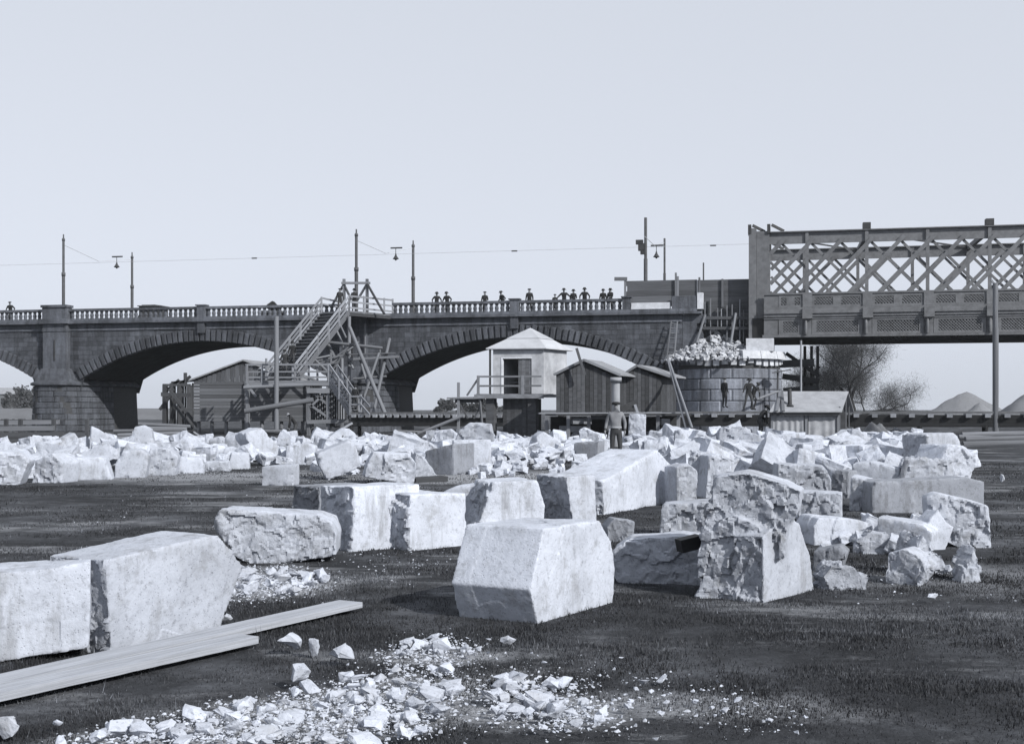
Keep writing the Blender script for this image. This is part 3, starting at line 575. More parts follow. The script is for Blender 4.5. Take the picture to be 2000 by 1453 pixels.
# ================================================================ grass
TONE = []
def blades(n, y0, y1, h0, h1, wd, seed):
    r = np.random.default_rng(seed); d = y0*(y1/y0)**(r.random(n)); x = (r.random(n)*2-1)*(.44*d+.4)
    pn = np.stack([x*1.3, d*1.3, np.zeros(n)], 1); nz = fbm(pn, 4, 5); keep = nz+r.normal(0, .22, n) > -.06
    dust = np.zeros(n, bool)
    px = 1000+x/d*F; py = 800+H/d*F
    for P, q in ((CP[0][0], .85), (CP[1][0], .8), (CP[2][0], .85), (CP[3][0], .9)):
        P = np.array(P, float); c = np.zeros(n, bool); j = len(P)-1
        for i in range(len(P)):
            cr = ((P[i, 1] > py) != (P[j, 1] > py)) & (px < (P[j, 0]-P[i, 0])*(py-P[i, 1])/(P[j, 1]-P[i, 1]+1e-9)+P[i, 0]); c ^= cr; j = i
        dust |= c & (r.random(n) < q)
    keep &= ~dust; x, d, nz = x[keep], d[keep], nz[keep]; n = len(x)
    z = gheight(x, d); tuft = fbm(np.stack([x*5, d*5, np.zeros(n)], 1), 3, 8); hh = (h0+(h1-h0)*r.random(n)**2)*(.45+.5*np.clip(nz+.4, 0, 1)+1.1*np.clip(tuft+.15, 0, 1)); a = r.random(n)*6.283; ln_ = (.15+.55*r.random(n))*hh
    w = wd*(.6+.8*r.random(n))*(1+d/14)
    B1 = np.stack([x-w*np.cos(a), d-w*np.sin(a), z-.005], 1); B2 = np.stack([x+w*np.cos(a), d+w*np.sin(a), z-.005], 1)
    b2 = a+r.normal(1.57, .9, n); T = np.stack([x+ln_*np.cos(b2), d+ln_*np.sin(b2), z+hh], 1)
    TONE.append(np.repeat(r.random(n), 3)); return np.stack([B1, B2, T], 1).reshape(-1, 3)
GV = np.concatenate([blades(330000, 5.6, 14, .012, .036, .0024, 1), blades(160000, 12, 40, .014, .042, .004, 2), blades(5000, 5.6, 14, .05, .11, .0018, 4)])
gm = bpy.data.meshes.new('grass'); nvt = len(GV); gm.vertices.add(nvt); gm.vertices.foreach_set('co', GV.ravel()); gm.loops.add(nvt); gm.loops.foreach_set('vertex_index', np.arange(nvt, dtype=np.int32))
gm.polygons.add(nvt//3); gm.polygons.foreach_set('loop_start', np.arange(0, nvt, 3, dtype=np.int32)); gm.update(calc_edges=True); ta = gm.attributes.new('tone', 'FLOAT', 'POINT'); ta.data.foreach_set('value', np.concatenate(TONE).astype(np.float32))
tag(link('grass', gm, M['grass']), 'short dark meadow grass round the stones', 'grass', None, 'stuff')
# ================================================================ planks in the foreground
def plank(label, a, c, w, th, name='plank', zb=.0):
    A = gr(*a, zb); B = gr(*c, zb); A.z = B.z = zb+th/2; d = (B-A); q = d.to_track_quat('X', 'Z')
    o = unit(name, UB, M['plank'], None, (A+B)/2+q @ Vector((0, w/2, 0)), q, (d.length, w, th))
    bm = bmesh.new(); bm.from_mesh(UB); me = bpy.data.meshes.new(name); bmesh.ops.subdivide_edges(bm, edges=[e for e in bm.edges if abs(e.verts[0].co.x-e.verts[1].co.x) > .5], cuts=40)
    for v in bm.verts: s = fbm(np.array([[v.co.x*30, v.co.y*2+o.location.x, v.co.z*3]]), 3, 9)[0]; v.co.z += s*.04; v.co.y += s*.012
    bm.to_mesh(me); bm.free(); me.materials.append(M['plank']); o.data = me; o.material_slots[0].link = 'OBJECT'; o.material_slots[0].material = M['plank']; return tag(o, label, 'plank')
plank('long sawn plank lying along the foot of the left blocks', (-110, 1375), (708, 1186), .24, .045)
plank('shorter plank with pointed end in front of the long one', (-110, 1395), (505, 1256), .20, .05)
wd = thing('timber_wedge', 'black wooden wedge stuck between the grey block and the notched boulder', 'wedge', gr(1345, 1140))
beam('wedge_block', at(1326, 1066, 11.55), at(1366, 1056, 11.6), .16, .12, M['black'], wd)
# ================================================================ STONE ARCH BRIDGE
BW = 8.8; PITCH = 23.7; PC = [.2-PITCH, .2, .2+PITCH, .2+2*PITCH]; HS = 10.0; ZS, ZC = 3.9, 6.72; RT = .82
ARC = [c+PITCH/2 for c in PC[:3]]; RAD = (HS*HS+(ZC-ZS)**2)/(2*(ZC-ZS)); ZCEN = ZC-RAD
UEND = 47.3; ZTOP = 8.15
br = thing('stone_arch_bridge', 'dark sandstone arch bridge with balustrade spanning the background', 'bridge', b(0, 0, 0))
def zi(u):
    for c in ARC:
        if abs(u-c) < HS: return ZCEN+math.sqrt(RAD*RAD-(u-c)**2)
    return 3.0
us = sorted(set([-12., UEND]+[c+s*HS*k/28 for c in ARC for s in (-1, 1) for k in range(29)]+[c+s*(HS+.001) for c in ARC for s in (-1, 1)]))
us = [u for u in us if -12 <= u <= UEND]
V_, F_ = [], []
for u in us: z = zi(u); V_ += [b(u, 0, z), b(u, 0, ZTOP), b(u, BW, z), b(u, BW, ZTOP)]
for i in range(len(us)-1):
    k = 4*i; F_ += [(k, k+4, k+5, k+1), (k+2, k+3, k+7, k+6), (k+1, k+5, k+7, k+3)]
k = 4*(len(us)-1); F_ += [(0, 1, 3, 2), (k, k+2, k+3, k+1)]
mesh('spandrel_wall', V_, F_, M['spandrel'], br)
for ci, c in enumerate(ARC):                              # vault under each arch
    V_, F_ = [], []
    for i in range(41):
        u = c-HS+2*HS*i/40; z = ZCEN+math.sqrt(max(RAD*RAD-(u-c)**2, 0))-.004; V_ += [b(u, .01, z), b(u, BW-.01, z)]
    F_ = [(2*i, 2*i+1, 2*i+3, 2*i+2) for i in range(40)]
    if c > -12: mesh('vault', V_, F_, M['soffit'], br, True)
    amax = math.asin(HS/RAD); nv_ = 49
    for i in range(nv_):                                  # ring of projecting voussoirs
        a0 = -amax+2*amax*i/nv_; a1 = -amax+2*amax*(i+1)/nv_; gp = .0035; a0 += gp; a1 -= gp
        r0, r1 = RAD-.02, RAD+RT+(.05 if i % 2 else 0)
        f = [(c+r*math.sin(a), ZCEN+r*math.cos(a)) for r, a in ((r0, a0), (r0, a1), (r1, a1), (r1, a0))]
        if f[1][0] < -6: continue
        hexa('voussoir', [b(u, -.10, z) for u, z in f]+[b(u, .3, z) for u, z in f], M['vouss'], br, .05)
bbox('string_course', -12, UEND, -.08, .1, 7.62, 7.78, M['trim'], br)
bbox('frieze', -12, UEND, -.05, .1, 7.79, 8.10, M['trim'], br)
bbox('cornice', -12, 48.6, -.42, .3, 8.13, 8.30, M['trim'], br)
bbox('cornice', -12, 48.3, -.32, .3, 8.305, 8.50, M['trim'], br)
bbox('deck', -12, 47.2, .3, BW, 8.155, 8.28, M['joint'], br)
bbox('far_parapet', -12, 47.2, BW-.3, BW, 8.285, 8.72, M['trim'], br)
SG = (22.75, 26.75)                                       # opening where the wooden stairs come up
UPAR = bu(1232, 585)[0]
PED = [(PC[1]-1.0, PC[1]+1.0), (11.7, 12.35), (35.35, 36.0), (UPAR-.55, UPAR)]
segs = [(-12, PED[0][0]), (PED[0][1], PED[1][0]), (PED[1][1], SG[0]), (SG[1], PED[2][0]), (PED[2][1], PED[3][0])]
BAL = bpy.data.meshes.new('baluster')
prof = [(.115, 0), (.115, .07), (.085, .09), (.12, .22), (.115, .3), (.075, .44), (.085, .47), (.11, .49), (.11, .56)]
bv, bf = [], []
for r_, z_ in prof:
    for i in range(8): a = 2*math.pi*(i+.5)/8; bv.append((r_*math.cos(a)*1.22, r_*math.sin(a)*1.1, z_))
for j in range(len(prof)-1):
    for i in range(8): bf.append((j*8+i, j*8+(i+1) % 8, j*8+8+(i+1) % 8, j*8+8+i))
BAL.from_pydata(bv, [], bf); BAL.update(); BAL.materials.append(M['trim'])
for s0, s1 in segs:
    bbox('coping', s0, s1, -.22, .16, 9.08, 9.26, M['trim'], br)
    n = int(round((s1-s0)/.40))
    for i in range(n):
        u = s0+(i+.5)*(s1-s0)/n
        if u < -5.6: continue
        o = link('baluster', BAL, None, br); o.location = b(u, -.03, 8.51); o.rotation_euler = (0, 0, BA)
for i, (s0, s1) in enumerate(PED):
    bbox('pedestal', s0, s1, -.30 if i else -.62, .2, 8.505, 9.30 if i else 9.36, M['trim'], br)
    bbox('pedestal_cap', s0-.08, s1+.08, -.38 if i else -.72, .28, 9.303 if i else 9.363, 9.40 if i else 9.55, M['trim'], br)
    if i in (1, 2): bbox('bracket', s0+.05, s1-.05, -.30, 0, 7.3, 8.125, M['trim'], br)
# piers of the arch bridge with rounded noses
def nose(c, hw, vf, n=9, bat=0.):                         # plan outline from left rear round the front to right rear
    pts = [(c-hw-bat, BW*.98)]
    for i in range(n+1):
        a = math.pi-math.pi*i/n; ca, sa = math.cos(a), math.sin(a)
        pts.append((c+(hw+bat)*math.copysign(abs(ca)**.55, ca), -(vf+bat)*abs(sa)**.75+.35))
    pts.append((c+hw+bat, BW*.98)); return pts
def outline_solid(name, levels, mat, parent):
    v, f = [], []; m = len(levels[0][0])
    for pts, z in levels: v += [b(u, w, z) for u, w in pts]
    for j in range(len(levels)-1):
        for i in range(m-1): f.append((j*m+i, j*m+i+1, (j+1)*m+i+1, (j+1)*m+i))
    t_ = (len(levels)-1)*m; f.append(tuple(range(t_, t_+m)))
    return mesh(name, v, f, mat, parent)
def courses(pier, c, hw, vf, zs, nseg, mat, bat0, bat1, jut=.04):
    z0, z1 = zs[0], zs[-1]
    for j in range(len(zs)-1):
        a, q = zs[j]+.012, zs[j+1]-.012
        fa = bat0+(bat1-bat0)*(a-z0)/(z1-z0); fb = bat0+(bat1-bat0)*(q-z0)/(z1-z0)
        L = nose(c, hw, vf, 48, fa); U_ = nose(c, hw, vf, 48, fb); Li = nose(c, hw, vf, 48, fa-.25); Ui = nose(c, hw, vf, 48, fb-.25)
        # walk by arc length
        s = [0]
        for i in range(1, len(L)): s.append(s[-1]+math.hypot(L[i][0]-L[i-1][0], L[i][1]-L[i-1][1]))
        def pt(P, t):
            for i in range(1, len(s)):
                if t <= s[i]: k = (t-s[i-1])/(s[i]-s[i-1]); return (P[i-1][0]+(P[i][0]-P[i-1][0])*k, P[i-1][1]+(P[i][1]-P[i-1][1])*k)
            return P[-1]
        beg = s[1]-1.2; end = s[-2]+4.5; t = beg+(.45 if j % 2 else 0)
        while t < end:
            w = 1.05*random.uniform(.8, 1.2); t1 = min(t+w, end)
            A, B, Cc, D = pt(L, t+.012), pt(L, t1-.012), pt(U_, t1-.012), pt(U_, t+.012); Ai, Bi, Ci, Di = pt(Li, t+.012), pt(Li, t1-.012), pt(Ui, t1-.012), pt(Ui, t+.012)
            if t1-t > .2: hexa('stone', [b(*A, a), b(*B, a), b(*Cc, q), b(*D, q), b(*Ai, a), b(*Bi, a), b(*Ci, q), b(*Di, q)], mat, pier, jut)
            t = t1
for pi, c in enumerate(PC[1:3]):
    hw = 1.72; vf = 1.75
    p = outline_solid('pier', [(nose(c, hw, vf, 24, .12), -.1), (nose(c, hw, vf, 24, -.04), 3.45)], M['joint'], br)
    courses(p, c, hw, vf, [0, .46, .9, 1.34, 1.78, 2.2, 2.62, 3.04, 3.43], 9, M['ashlar'], .18, .02)
    outline_solid('pier_cap', [(nose(c, hw, vf, 24, .10), 3.44), (nose(c, hw, vf, 24, .24), 3.50), (nose(c, hw, vf, 24, .24), 3.64), (nose(c, hw*.92, vf*.75, 24, .1), 3.86), (nose(c, hw*.78, vf*.5, 24, 0), 4.1)], M['trim'], br)
    outline_solid('pilaster_base', [([(c-1.45, .3), (c-1.45, -.95), (c+1.45, -.95), (c+1.45, .3)], 3.8), ([(c-1.3, .3), (c-1.3, -.85), (c+1.3, -.85), (c+1.3, .3)], 4.35), ([(c-1.08, .3), (c-1.08, -.66), (c+1.08, -.66), (c+1.08, .3)], 4.75)], M['trim'], br)
    bbox('pilaster', c-.98, c+.98, -.55, .1, 4.7, 8.126, M['ashlar'], br)
    bbox('pilaster_band', c-1.02, c+1.02, -.60, .1, 7.55, 7.80, M['trim'], br)
    bbox('cornice_break', c-1.15, c+1.15, -.80, -.3, 8.127, 8.502, M['trim'], br)
    # iron tie ornament
    bbox('tie_bar', c-.05, c+.05, -.60, -.55, 5.35, 6.9, M['iron_dk'], br)

# ================================================================ ROUND RIVER PIER (being rebuilt)
rp = thing('round_bridge_pier', 'round ashlar pier topped with a cone of rubble between arch and truss', 'pier', b(50.3, 0, 0))
RC, RV, RR = 50.35, 1.2, 3.55
def circ(r, a): return (RC+r*math.sin(a), RV-r*math.cos(a))
def tower(levels, mat, name, a0=-math.pi*.55, a1=math.pi*.55, n=40):
    v, f = [], []
    for r, z in levels:
        for i in range(n+1): a = a0+(a1-a0)*i/n; u, w = circ(r, a); v.append(b(u, w, z))
        v.append(b(RC, RV+2.5, z))
    m = n+2
    for j in range(len(levels)-1):
        for i in range(m): f.append((j*m+i, j*m+(i+1) % m, (j+1)*m+(i+1) % m, (j+1)*m+i))
    f.append(tuple(range((len(levels)-1)*m, len(levels)*m))); return mesh(name, v, f, mat, rp)
tower([(RR-.08, -.1), (RR-.1, 4.6)], M['joint'], 'pier_core')
bbox('pier_shaft', 45.82, RC+3.3, RV, 9.3, -.1, 4.9, M['joint'], rp)
zc = [0, .74, 1.48, 2.22, 2.96, 3.68, 4.36]
for j in range(6):
    n = 8; off = .5 if j % 2 else 0
    for i in range(n):
        a0 = -1.62+3.24*(i+off-.25)/n; a1 = a0+3.24/n; gpa = .0045; z0, z1 = zc[j]+.015, zc[j+1]-.015; r0 = RR+.03-.008*j
        q = [circ(r0, a0+gpa), circ(r0, a1-gpa)]; qi = [circ(r0-.3, a0+gpa), circ(r0-.3, a1-gpa)]
        v = []; f = []; kk = 6
        for i_ in range(kk+1):
            e = min(i_, kk-i_); aa = a0+gpa+(a1-a0-2*gpa)*(0, .07, .35, .5, .65, .93, 1)[i_]; rr_ = r0+(.045 if e else 0); ze = .05 if e else .0
            v += [b(*circ(rr_-.045, aa), z0), b(*circ(rr_, aa), z0+.05), b(*circ(rr_, aa), z1-.05), b(*circ(rr_-.045, aa), z1), b(*circ(r0-.3, aa), z1), b(*circ(r0-.3, aa), z0)]
        for i_ in range(kk):
            for j_ in range(6): f.append((i_*6+j_, i_*6+6+j_, i_*6+6+(j_+1) % 6, i_*6+(j_+1) % 6))
        f += [tuple(range(6)), tuple(range(kk*6+5, kk*6-1, -1))]
        mesh('stone', v, f, M['newash'], rp)
for i in range(19):                                        # dentil-like broken bed stones
    a0 = -1.5+3.0*i/19; a1 = a0+.105; h = random.uniform(.18, .42); q = [circ(RR+.12, a0), circ(RR+.12, a1)]; qi = [circ(RR-.6, a0), circ(RR-.6, a1)]; z0, z1 = 4.92-h, 4.97
    hexa('bed_stone', [b(*q[0], z0), b(*q[1], z0), b(*q[1], z1), b(*q[0], z1), b(*qi[0], z0), b(*qi[1], z0), b(*qi[1], z1), b(*qi[0], z1)], M['concrete'] if i > 4 else M['newash'], rp)
tower([(RR-.15, 4.4), (RR-.15, 4.98)], M['gravel'], 'bed_course')
# rubble cone: real stones, too small to pick apart
def heap_of(name, centre, rad, height, n, s0, s1, mat, parent, a0=0, a1=6.283, seed=3):
    r_ = random.Random(seed); V_ = []; F_ = []; n0 = 0
    hm = [hull_mesh('h', rand_pts(r_, 9, k % 2 == 0), 0) for k in range(8)]
    bs_ = [(np.array([v.co[:] for v in me.vertices]), [tuple(p.vertices) for p in me.polygons]) for me in hm]
    for me in hm: bpy.data.meshes.remove(me)
    for k in range(n):
        t = math.sqrt(r_.random()); a = r_.uniform(a0, a1); s = r_.uniform(s0, s1); B, fc = bs_[r_.randrange(8)]
        q = Matrix.Rotation(r_.uniform(0, 6.28), 3, Vector((r_.gauss(0, 1), r_.gauss(0, 1), r_.gauss(0, 1))).normalized()); B = (B*s*np.array([1.3, 1, .8])) @ np.array(q)
        ze = height*(1-t)**.8*r_.uniform(.55, 1.0); p = centre+Vector((rad*t*math.cos(a), rad*t*math.sin(a), ze)); V_.append(B+np.array(p)); F_ += [tuple(i+n0 for i in f) for f in fc]; n0 += len(B)
    o = mesh(name, np.concatenate(V_).tolist(), F_, mat, parent); o['kind'] = 'stuff'; return o
heap_of('rubble_cone', b(49.6, .6, 4.9), 3.7, 2.0, 1300, .16, .48, M['rubble'], rp)
heap_of('rubble_cone', b(49.4, 1.8, 4.9), 2.2, 2.7, 500, .16, .48, M['rubble'], rp, seed=8)
# new coping stones on the right of the pier
for a0, a1 in ((.28, .60), (.61, .98), (.99, 1.35)):
    q = [circ(RR+.42, a0), circ(RR+.42, (a0+a1)/2), circ(RR+.42, a1), circ(1.6, a1), circ(1.6, a0)]
    v = [b(*x, 4.99) for x in q]+[b(*circ(RR+.3, a0), 5.5), b(*circ(RR+.3, (a0+a1)/2), 5.5), b(*circ(RR+.3, a1), 5.5), b(*circ(1.6, a1), 5.75), b(*circ(1.6, a0), 5.75)]
    mesh('coping_stone', v, [(0, 1, 6, 5), (1, 2, 7, 6), (2, 3, 8, 7), (3, 4, 9, 8), (4, 0, 5, 9), (5, 6, 7, 8, 9)], M['concrete'], rp)
bbox('bearing_stone', 51.6, 53.4, -1.5, .8, 5.5, 6.35, M['concrete'], rp)
# end of the arch bridge torn open: toothed abutment above the pier
ab = thing('torn_abutment', 'dark torn masonry end of the arch bridge behind planks and rubble', 'masonry', b(49, 0, 4.9))
bbox('back_wall', 47.31, 53.4, 1.6, 8.6, 4.9, 8.45, M['ashlar'], ab)
for i, (u1, z0, z1) in enumerate([(48.6, 4.95, 5.6), (48.2, 5.61, 6.2), (48.7, 6.21, 6.85), (48.3, 6.86, 7.5), (48.9, 7.51, 8.1)]): bbox('tooth_stone', 47.32, u1, .02, 1.55, z0, z1, M['ashlar'], ab)
bbox('parapet_stub', 46.6, 48.5, -.2, .3, 8.51, 9.35, M['trim'], ab)
bbox('parapet_stub', UPAR+.05, 46.5, -.1, .3, 8.51, 8.95, M['concrete'], ab)
bbox('broken_edge', 48.32, 48.72, -.25, .32, 8.45, 9.55, M['concrete'], ab)
# ladder on the arch end
ld = thing('ladder', 'tall wooden ladder leaning on the arch end beside the pier', 'ladder', bp(1310, 700, -.9))
l1a, l1b = bp(1301, 712, -1.1), bp(1311, 626, -.35); l2a, l2b = bp(1316, 712, -1.1), bp(1323, 628, -.35)
for a, c in ((l1a, l1b), (l2a, l2b)): beam('rail', a, c, .07, .07, M['wood'], ld)
for i in range(9): t = (i+.5)/9; beam('rung', l1a.lerp(l1b, t), l2a.lerp(l2b, t), .04, .04, M['wood'], ld)
# timber hoarding at the bridge end
hf = thing('timber_hoarding', 'grey plank hoarding closing the bridge end left of the truss', 'hoarding', b(46, .6, 8.3))
for k in range(5): bbox('plank', bu(1222, 570, .5)[0]+.1*(k % 2), bu(1362, 570, .5)[0]-.02, .5, .56, 8.72+.36*k, 9.075+.36*k, M['wood_md'], hf)
for k in range(-2, 6): bbox('plank', bu(1362, 570, .5)[0], bu(1464, 570, .5)[0]+.06*(k % 2), .5, .56, 8.2+.38*k, 8.575+.38*k, M['wood_md'], hf)
for px, y0, y1 in ((1221, 542, 620), (1320, 533, 612), (1324, 540, 612), (1366, 542, 650), (1411, 545, 600)): q0, q1 = bp(px, y0, .42), bp(px, y1, .42); beam('post', q1, q0, .18, .13, M['wood'], hf)
beam('rail', bp(1200, 545, .35), bp(1225, 545, .35), .1, .25, M['wood'], hf)
# sheeting planks and props over the rubble
sh = thing('shuttering_planks', 'upright planks and slanting props behind the rubble cone', 'shuttering', b(50, .4, 5.2))
for px, y0, y1 in ((1360, 640, 705), (1377, 590, 640), (1388, 583, 665), (1402, 602, 640), (1409, 603, 645), (1420, 597, 665), (1430, 595, 668), (1445, 585, 668), (1452, 606, 668), (1371, 592, 680)): beam('plank', bp(px, y1, .25), bp(px, y0, .25), .26, .05, M['wood_lt'] if px % 2 else M['wood'], sh)
for y in (621, 641): beam('waling', bp(1332, y, .12), bp(1460, y, .12), .12, .2, M['wood_dk'], sh)
pole('prop', bp(1354, 690, -.6), bp(1377, 615, .02), .17, M['wood'], sh); pole('prop', bp(1424, 690, -1.0), bp(1437, 612, .02), .17, M['wood'], sh)

# ================================================================ IRON TRUSS BRIDGE
tr = thing('iron_truss_bridge', 'iron double-lattice truss bridge with ornamental parapet on the right', 'bridge', b(53, 0, 6.4))
TB = 3.82; U0 = 53.05; VERT = [U0]+[55.55+TB*i for i in range(6)]; UE = VERT[-1]
ZB_, ZT_ = 9.32, 13.52
def truss(v, front):
    bbox('top_chord', U0-.1, UE, v-.28, v+.28, ZT_-.07, ZT_, M['iron'], tr); bbox('top_chord', U0, UE, v-.06, v+.06, ZT_-.82, ZT_-.071, M['iron'], tr)
    bbox('bottom_chord', U0, UE, v-.2, v+.08, 8.16, 9.1 if front else 8.7, M['iron_dk'], tr)
    for u in VERT[1:]: bbox('vertical', u-.11, u+.11, v-.20, v-.10, 8.6, ZT_-.1, M['iron'], tr); bbox('vertical', u-.03, u+.03, v-.1, v+.2, 8.6, ZT_-.1, M['iron'], tr)
    zb, zt = 8.55, ZT_-.5; run = TB*1.12
    k = 0; u = VERT[1]-TB*1.5
    while u < UE:
        for sgn in (1, -1):
            p0, p1 = (u, zb), (u+run, zt)
            if sgn < 0: p0, p1 = (u+run, zb), (u, zt)
            # clip at the end post
            def clip(p, q):
                if p[0] < U0+.1 and q[0] > U0+.1: t = (U0+.1-p[0])/(q[0]-p[0]); return (U0+.1, p[1]+(q[1]-p[1])*t)
                return p
            a, c = clip(p0, p1), clip(p1, p0)
            if max(a[0], c[0]) <= U0+.2 or abs(a[0]-c[0]) < .3: continue
            vo = v-.24 if sgn > 0 else v+.12
            o = beam('diagonal', b(a[0], vo, a[1]), b(c[0], vo, c[1]), .10, .26 if sgn > 0 else .17, M['iron'], tr)
        u += TB/2
truss(0, True); truss(9.4, False)
for v in (0, 9.4):                                         # end posts, box section with peaked heads
    n_ = 'end_post'
    bbox(n_, 51.75, 52.25, v-.45, v+.45, 6.35 if v == 0 else 8.2, 13.75, M['iron'], tr); bbox(n_, 52.26, 53.1, v-.38, v+.3, 6.4 if v == 0 else 8.2, 13.55, M['iron'], tr)
    for u in (51.7, 52.95):
        f = [(u, 13.4), (u+.22, 13.4), (u+.22, 14.0), (u, 14.0)]; hexa('post_head', [b(x, v-.5, z) for x, z in f]+[b(x, v+.6, z-.25*(z > 13.7)) for x, z in f], M['iron_dk'], tr)
        beam('post_head', b(u+.3, v-.4, 13.95), b(u+1.1, v-.1, 13.55), .1, .18, M['iron_dk'], tr)
bbox('niche_shade', 51.98, 52.75, -.47, -.452, 6.4, 7.75, M['black'], tr)  # flat black plate stands for the shade of a recess
for i, u in enumerate(VERT):                               # overhead cross members and sway rods
    if i in (2, 4): bbox('portal_bracket', u-.25, u+.25, -.3, .3, 13.525, 13.95, M['iron_dk'], tr)
    if i in (2, 4): bbox('cross_beam', u-.12, u+.12, .3, 9.2, 13.1, 13.4, M['iron'], tr)
    if i in (0, 2, 4) and i+2 < len(VERT): beam('sway_rod', b(u, .2, 13.3), b(VERT[i+2], 9.2, 13.3), .10, .10, M['iron_dk'], tr)
bbox('deck', U0-.6, UE, -.3, 9.7, 7.75, 8.15, M['iron_dk'], tr)
for v in (1.2, 3.0, 4.7, 6.4, 8.2, 9.6): bbox('floor_girder', U0-.4, UE, v-.12, v+.12, 6.45, 7.74, M['iron_dk'], tr)
for i in range(28): u = 53.2+i*.72; bbox('floor_beam', u-.08, u+.08, -.2, 9.5, 6.85, 7.3, M['iron_dk'], tr)
# ornamental parapet and fascia (front only)
VP = -.75
bbox('parapet_rail', U0-.3, UE, VP-.12, VP+.12, 9.24, 9.36, M['iron'], tr); bbox('parapet_sill', U0-.3, UE, VP-.14, VP+.1, 8.28, 8.40, M['iron'], tr)
for k, (z0, z1, dv) in enumerate(((7.98, 8.27, .28), (7.78, 7.975, .18), (7.62, 7.775, .10))): bbox('cornice', U0-.3, UE, VP-dv, VP+.35, z0, z1, M['iron'], tr)
bbox('bottom_flange', U0-.4, UE, VP-.12, VP+.3, 6.43, 6.60, M['iron'], tr)
def lattice(u0, u1, z0, z1, sp, bw_):
    bars = []; L = z1-z0
    k = u0-L
    while k < u1:
        for s in (1, -1):
            a, c = (k, z0), (k+L, z1)
            if s < 0: a, c = (k, z1), (k+L, z0)
            (x0, y0), (x1, y1) = a, c
            if x0 < u0: y0 += (y1-y0)*(u0-x0)/(x1-x0); x0 = u0
            if x1 > u1: y1 = y0+(y1-y0)*(u1-x0)/(x1-x0); x1 = u1
            if x1-x0 > .03: bars.append((b(x0, VP+(.012 if s > 0 else -.012), y0), b(x1, VP+(.012 if s > 0 else -.012), y1), .02, bw_))
        k += sp
    strips('lattice', bars, M['iron'], tr, 'stuff')
bays = [(U0+.1, VERT[1]-.3)]+[(VERT[i]+.3, VERT[i+1]-.3) for i in range(1, len(VERT)-1)]
for i, (s0, s1) in enumerate(bays):
    m_ = (s0+s1)/2; w = .17
    if i == 0: bbox('blind_panel', s0-.4, s0+.55, VP-.03, VP+.05, 8.41, 9.23, M['iron'], tr); bbox('blind_panel', s0-.4, s0+.5, VP-.03, VP+.05, 6.61, 7.61, M['iron'], tr); s0 += .55; m_ = (s0+s1)/2
    bbox('panel_frame', s0, s1, VP-.05, VP+.03, 8.41, 8.55, M['iron'], tr); bbox('panel_frame', s0, s1, VP-.05, VP+.03, 9.05, 9.235, M['iron'], tr)
    for q0, q1 in ((s0, m_-.1), (m_+.1, s1)):              # two small openings above
        lattice(q0+w, q1-w, 8.55, 9.05, .19, .06)
    for q, q_ in ((s0, s0+w), (m_-.1-w, m_+.1+w), (s1-w, s1)): bbox('panel_stile', q, q_, VP-.05, VP+.03, 8.55, 9.05, M['iron'], tr)
    bbox('panel_frame', s0, s1, VP-.05, VP+.03, 6.61, 6.74, M['iron'], tr); bbox('panel_frame', s0, s1, VP-.05, VP+.03, 7.48, 7.615, M['iron'], tr)
    bbox('panel_stile', s0, s0+.3, VP-.05, VP+.03, 6.74, 7.48, M['iron'], tr); bbox('panel_stile', s1-.3, s1, VP-.05, VP+.03, 6.74, 7.48, M['iron'], tr)
    lattice(s0+.3, s1-.3, 6.74, 7.48, .19, .055)
for u in VERT[1:]:
    bbox('pilaster', u-.3, u+.3, VP-.14, VP+.05, 8.405, 9.238, M['iron'], tr); bbox('pilaster', u-.27, u+.27, VP-.10, VP+.05, 6.605, 7.618, M['iron'], tr)
    pole('colonnette', b(u-.1, VP-.22, 6.62), b(u-.1, VP-.22, 7.5), .2, M['iron'], tr); bbox('bracket', u-.32, u+.32, VP-.42, VP-.1, 7.625, 8.29, M['iron'], tr)
bbox('inner_web', U0-.4, UE, .05, .12, 6.62, 7.74, M['iron_dk'], tr)
# timber staging behind the round pier, under the truss
sg = thing('timber_staging', 'dark timber staging with upright poles behind the round pier', 'staging', b(56, 6, 0))
for px in (1572, 1585, 1597): p = bp(px, 676, 6); pole('post', Vector((p.x, p.y, 0)), p, .22, M['wood_dk'], sg)
for (x0, y0, x1, y1, v, w) in ((1510, 712, 1590, 708, 3, .5), (1528, 735, 1600, 745, 5, .4), (1530, 770, 1600, 765, 5, .9), (1535, 690, 1600, 735, 5, .25), (1600, 715, 1545, 800, 6, .2)): beam('board', bp(x0, y0, v), bp(x1, y1, v), .3, w, M['wood_dk'], sg)
p = bp(1565, 800, -2.5); pole('pale_pole', Vector((p.x, p.y, 0)), bp(1564, 665, -2.5), .13, M['wood_lt'], sg)
pole('post', Vector((*bp(1519, 800, -2)[:2], 0)), bp(1519, 722, -2), .14, M['wood_dk'], sg); beam('board', bp(1508, 728, -2), bp(1545, 722, -2), .6, .06, M['wood'], sg)
pole('strut', bp(1478, 780, -2.9), bp(1520, 764, -2), .16, M['wood'], sg)
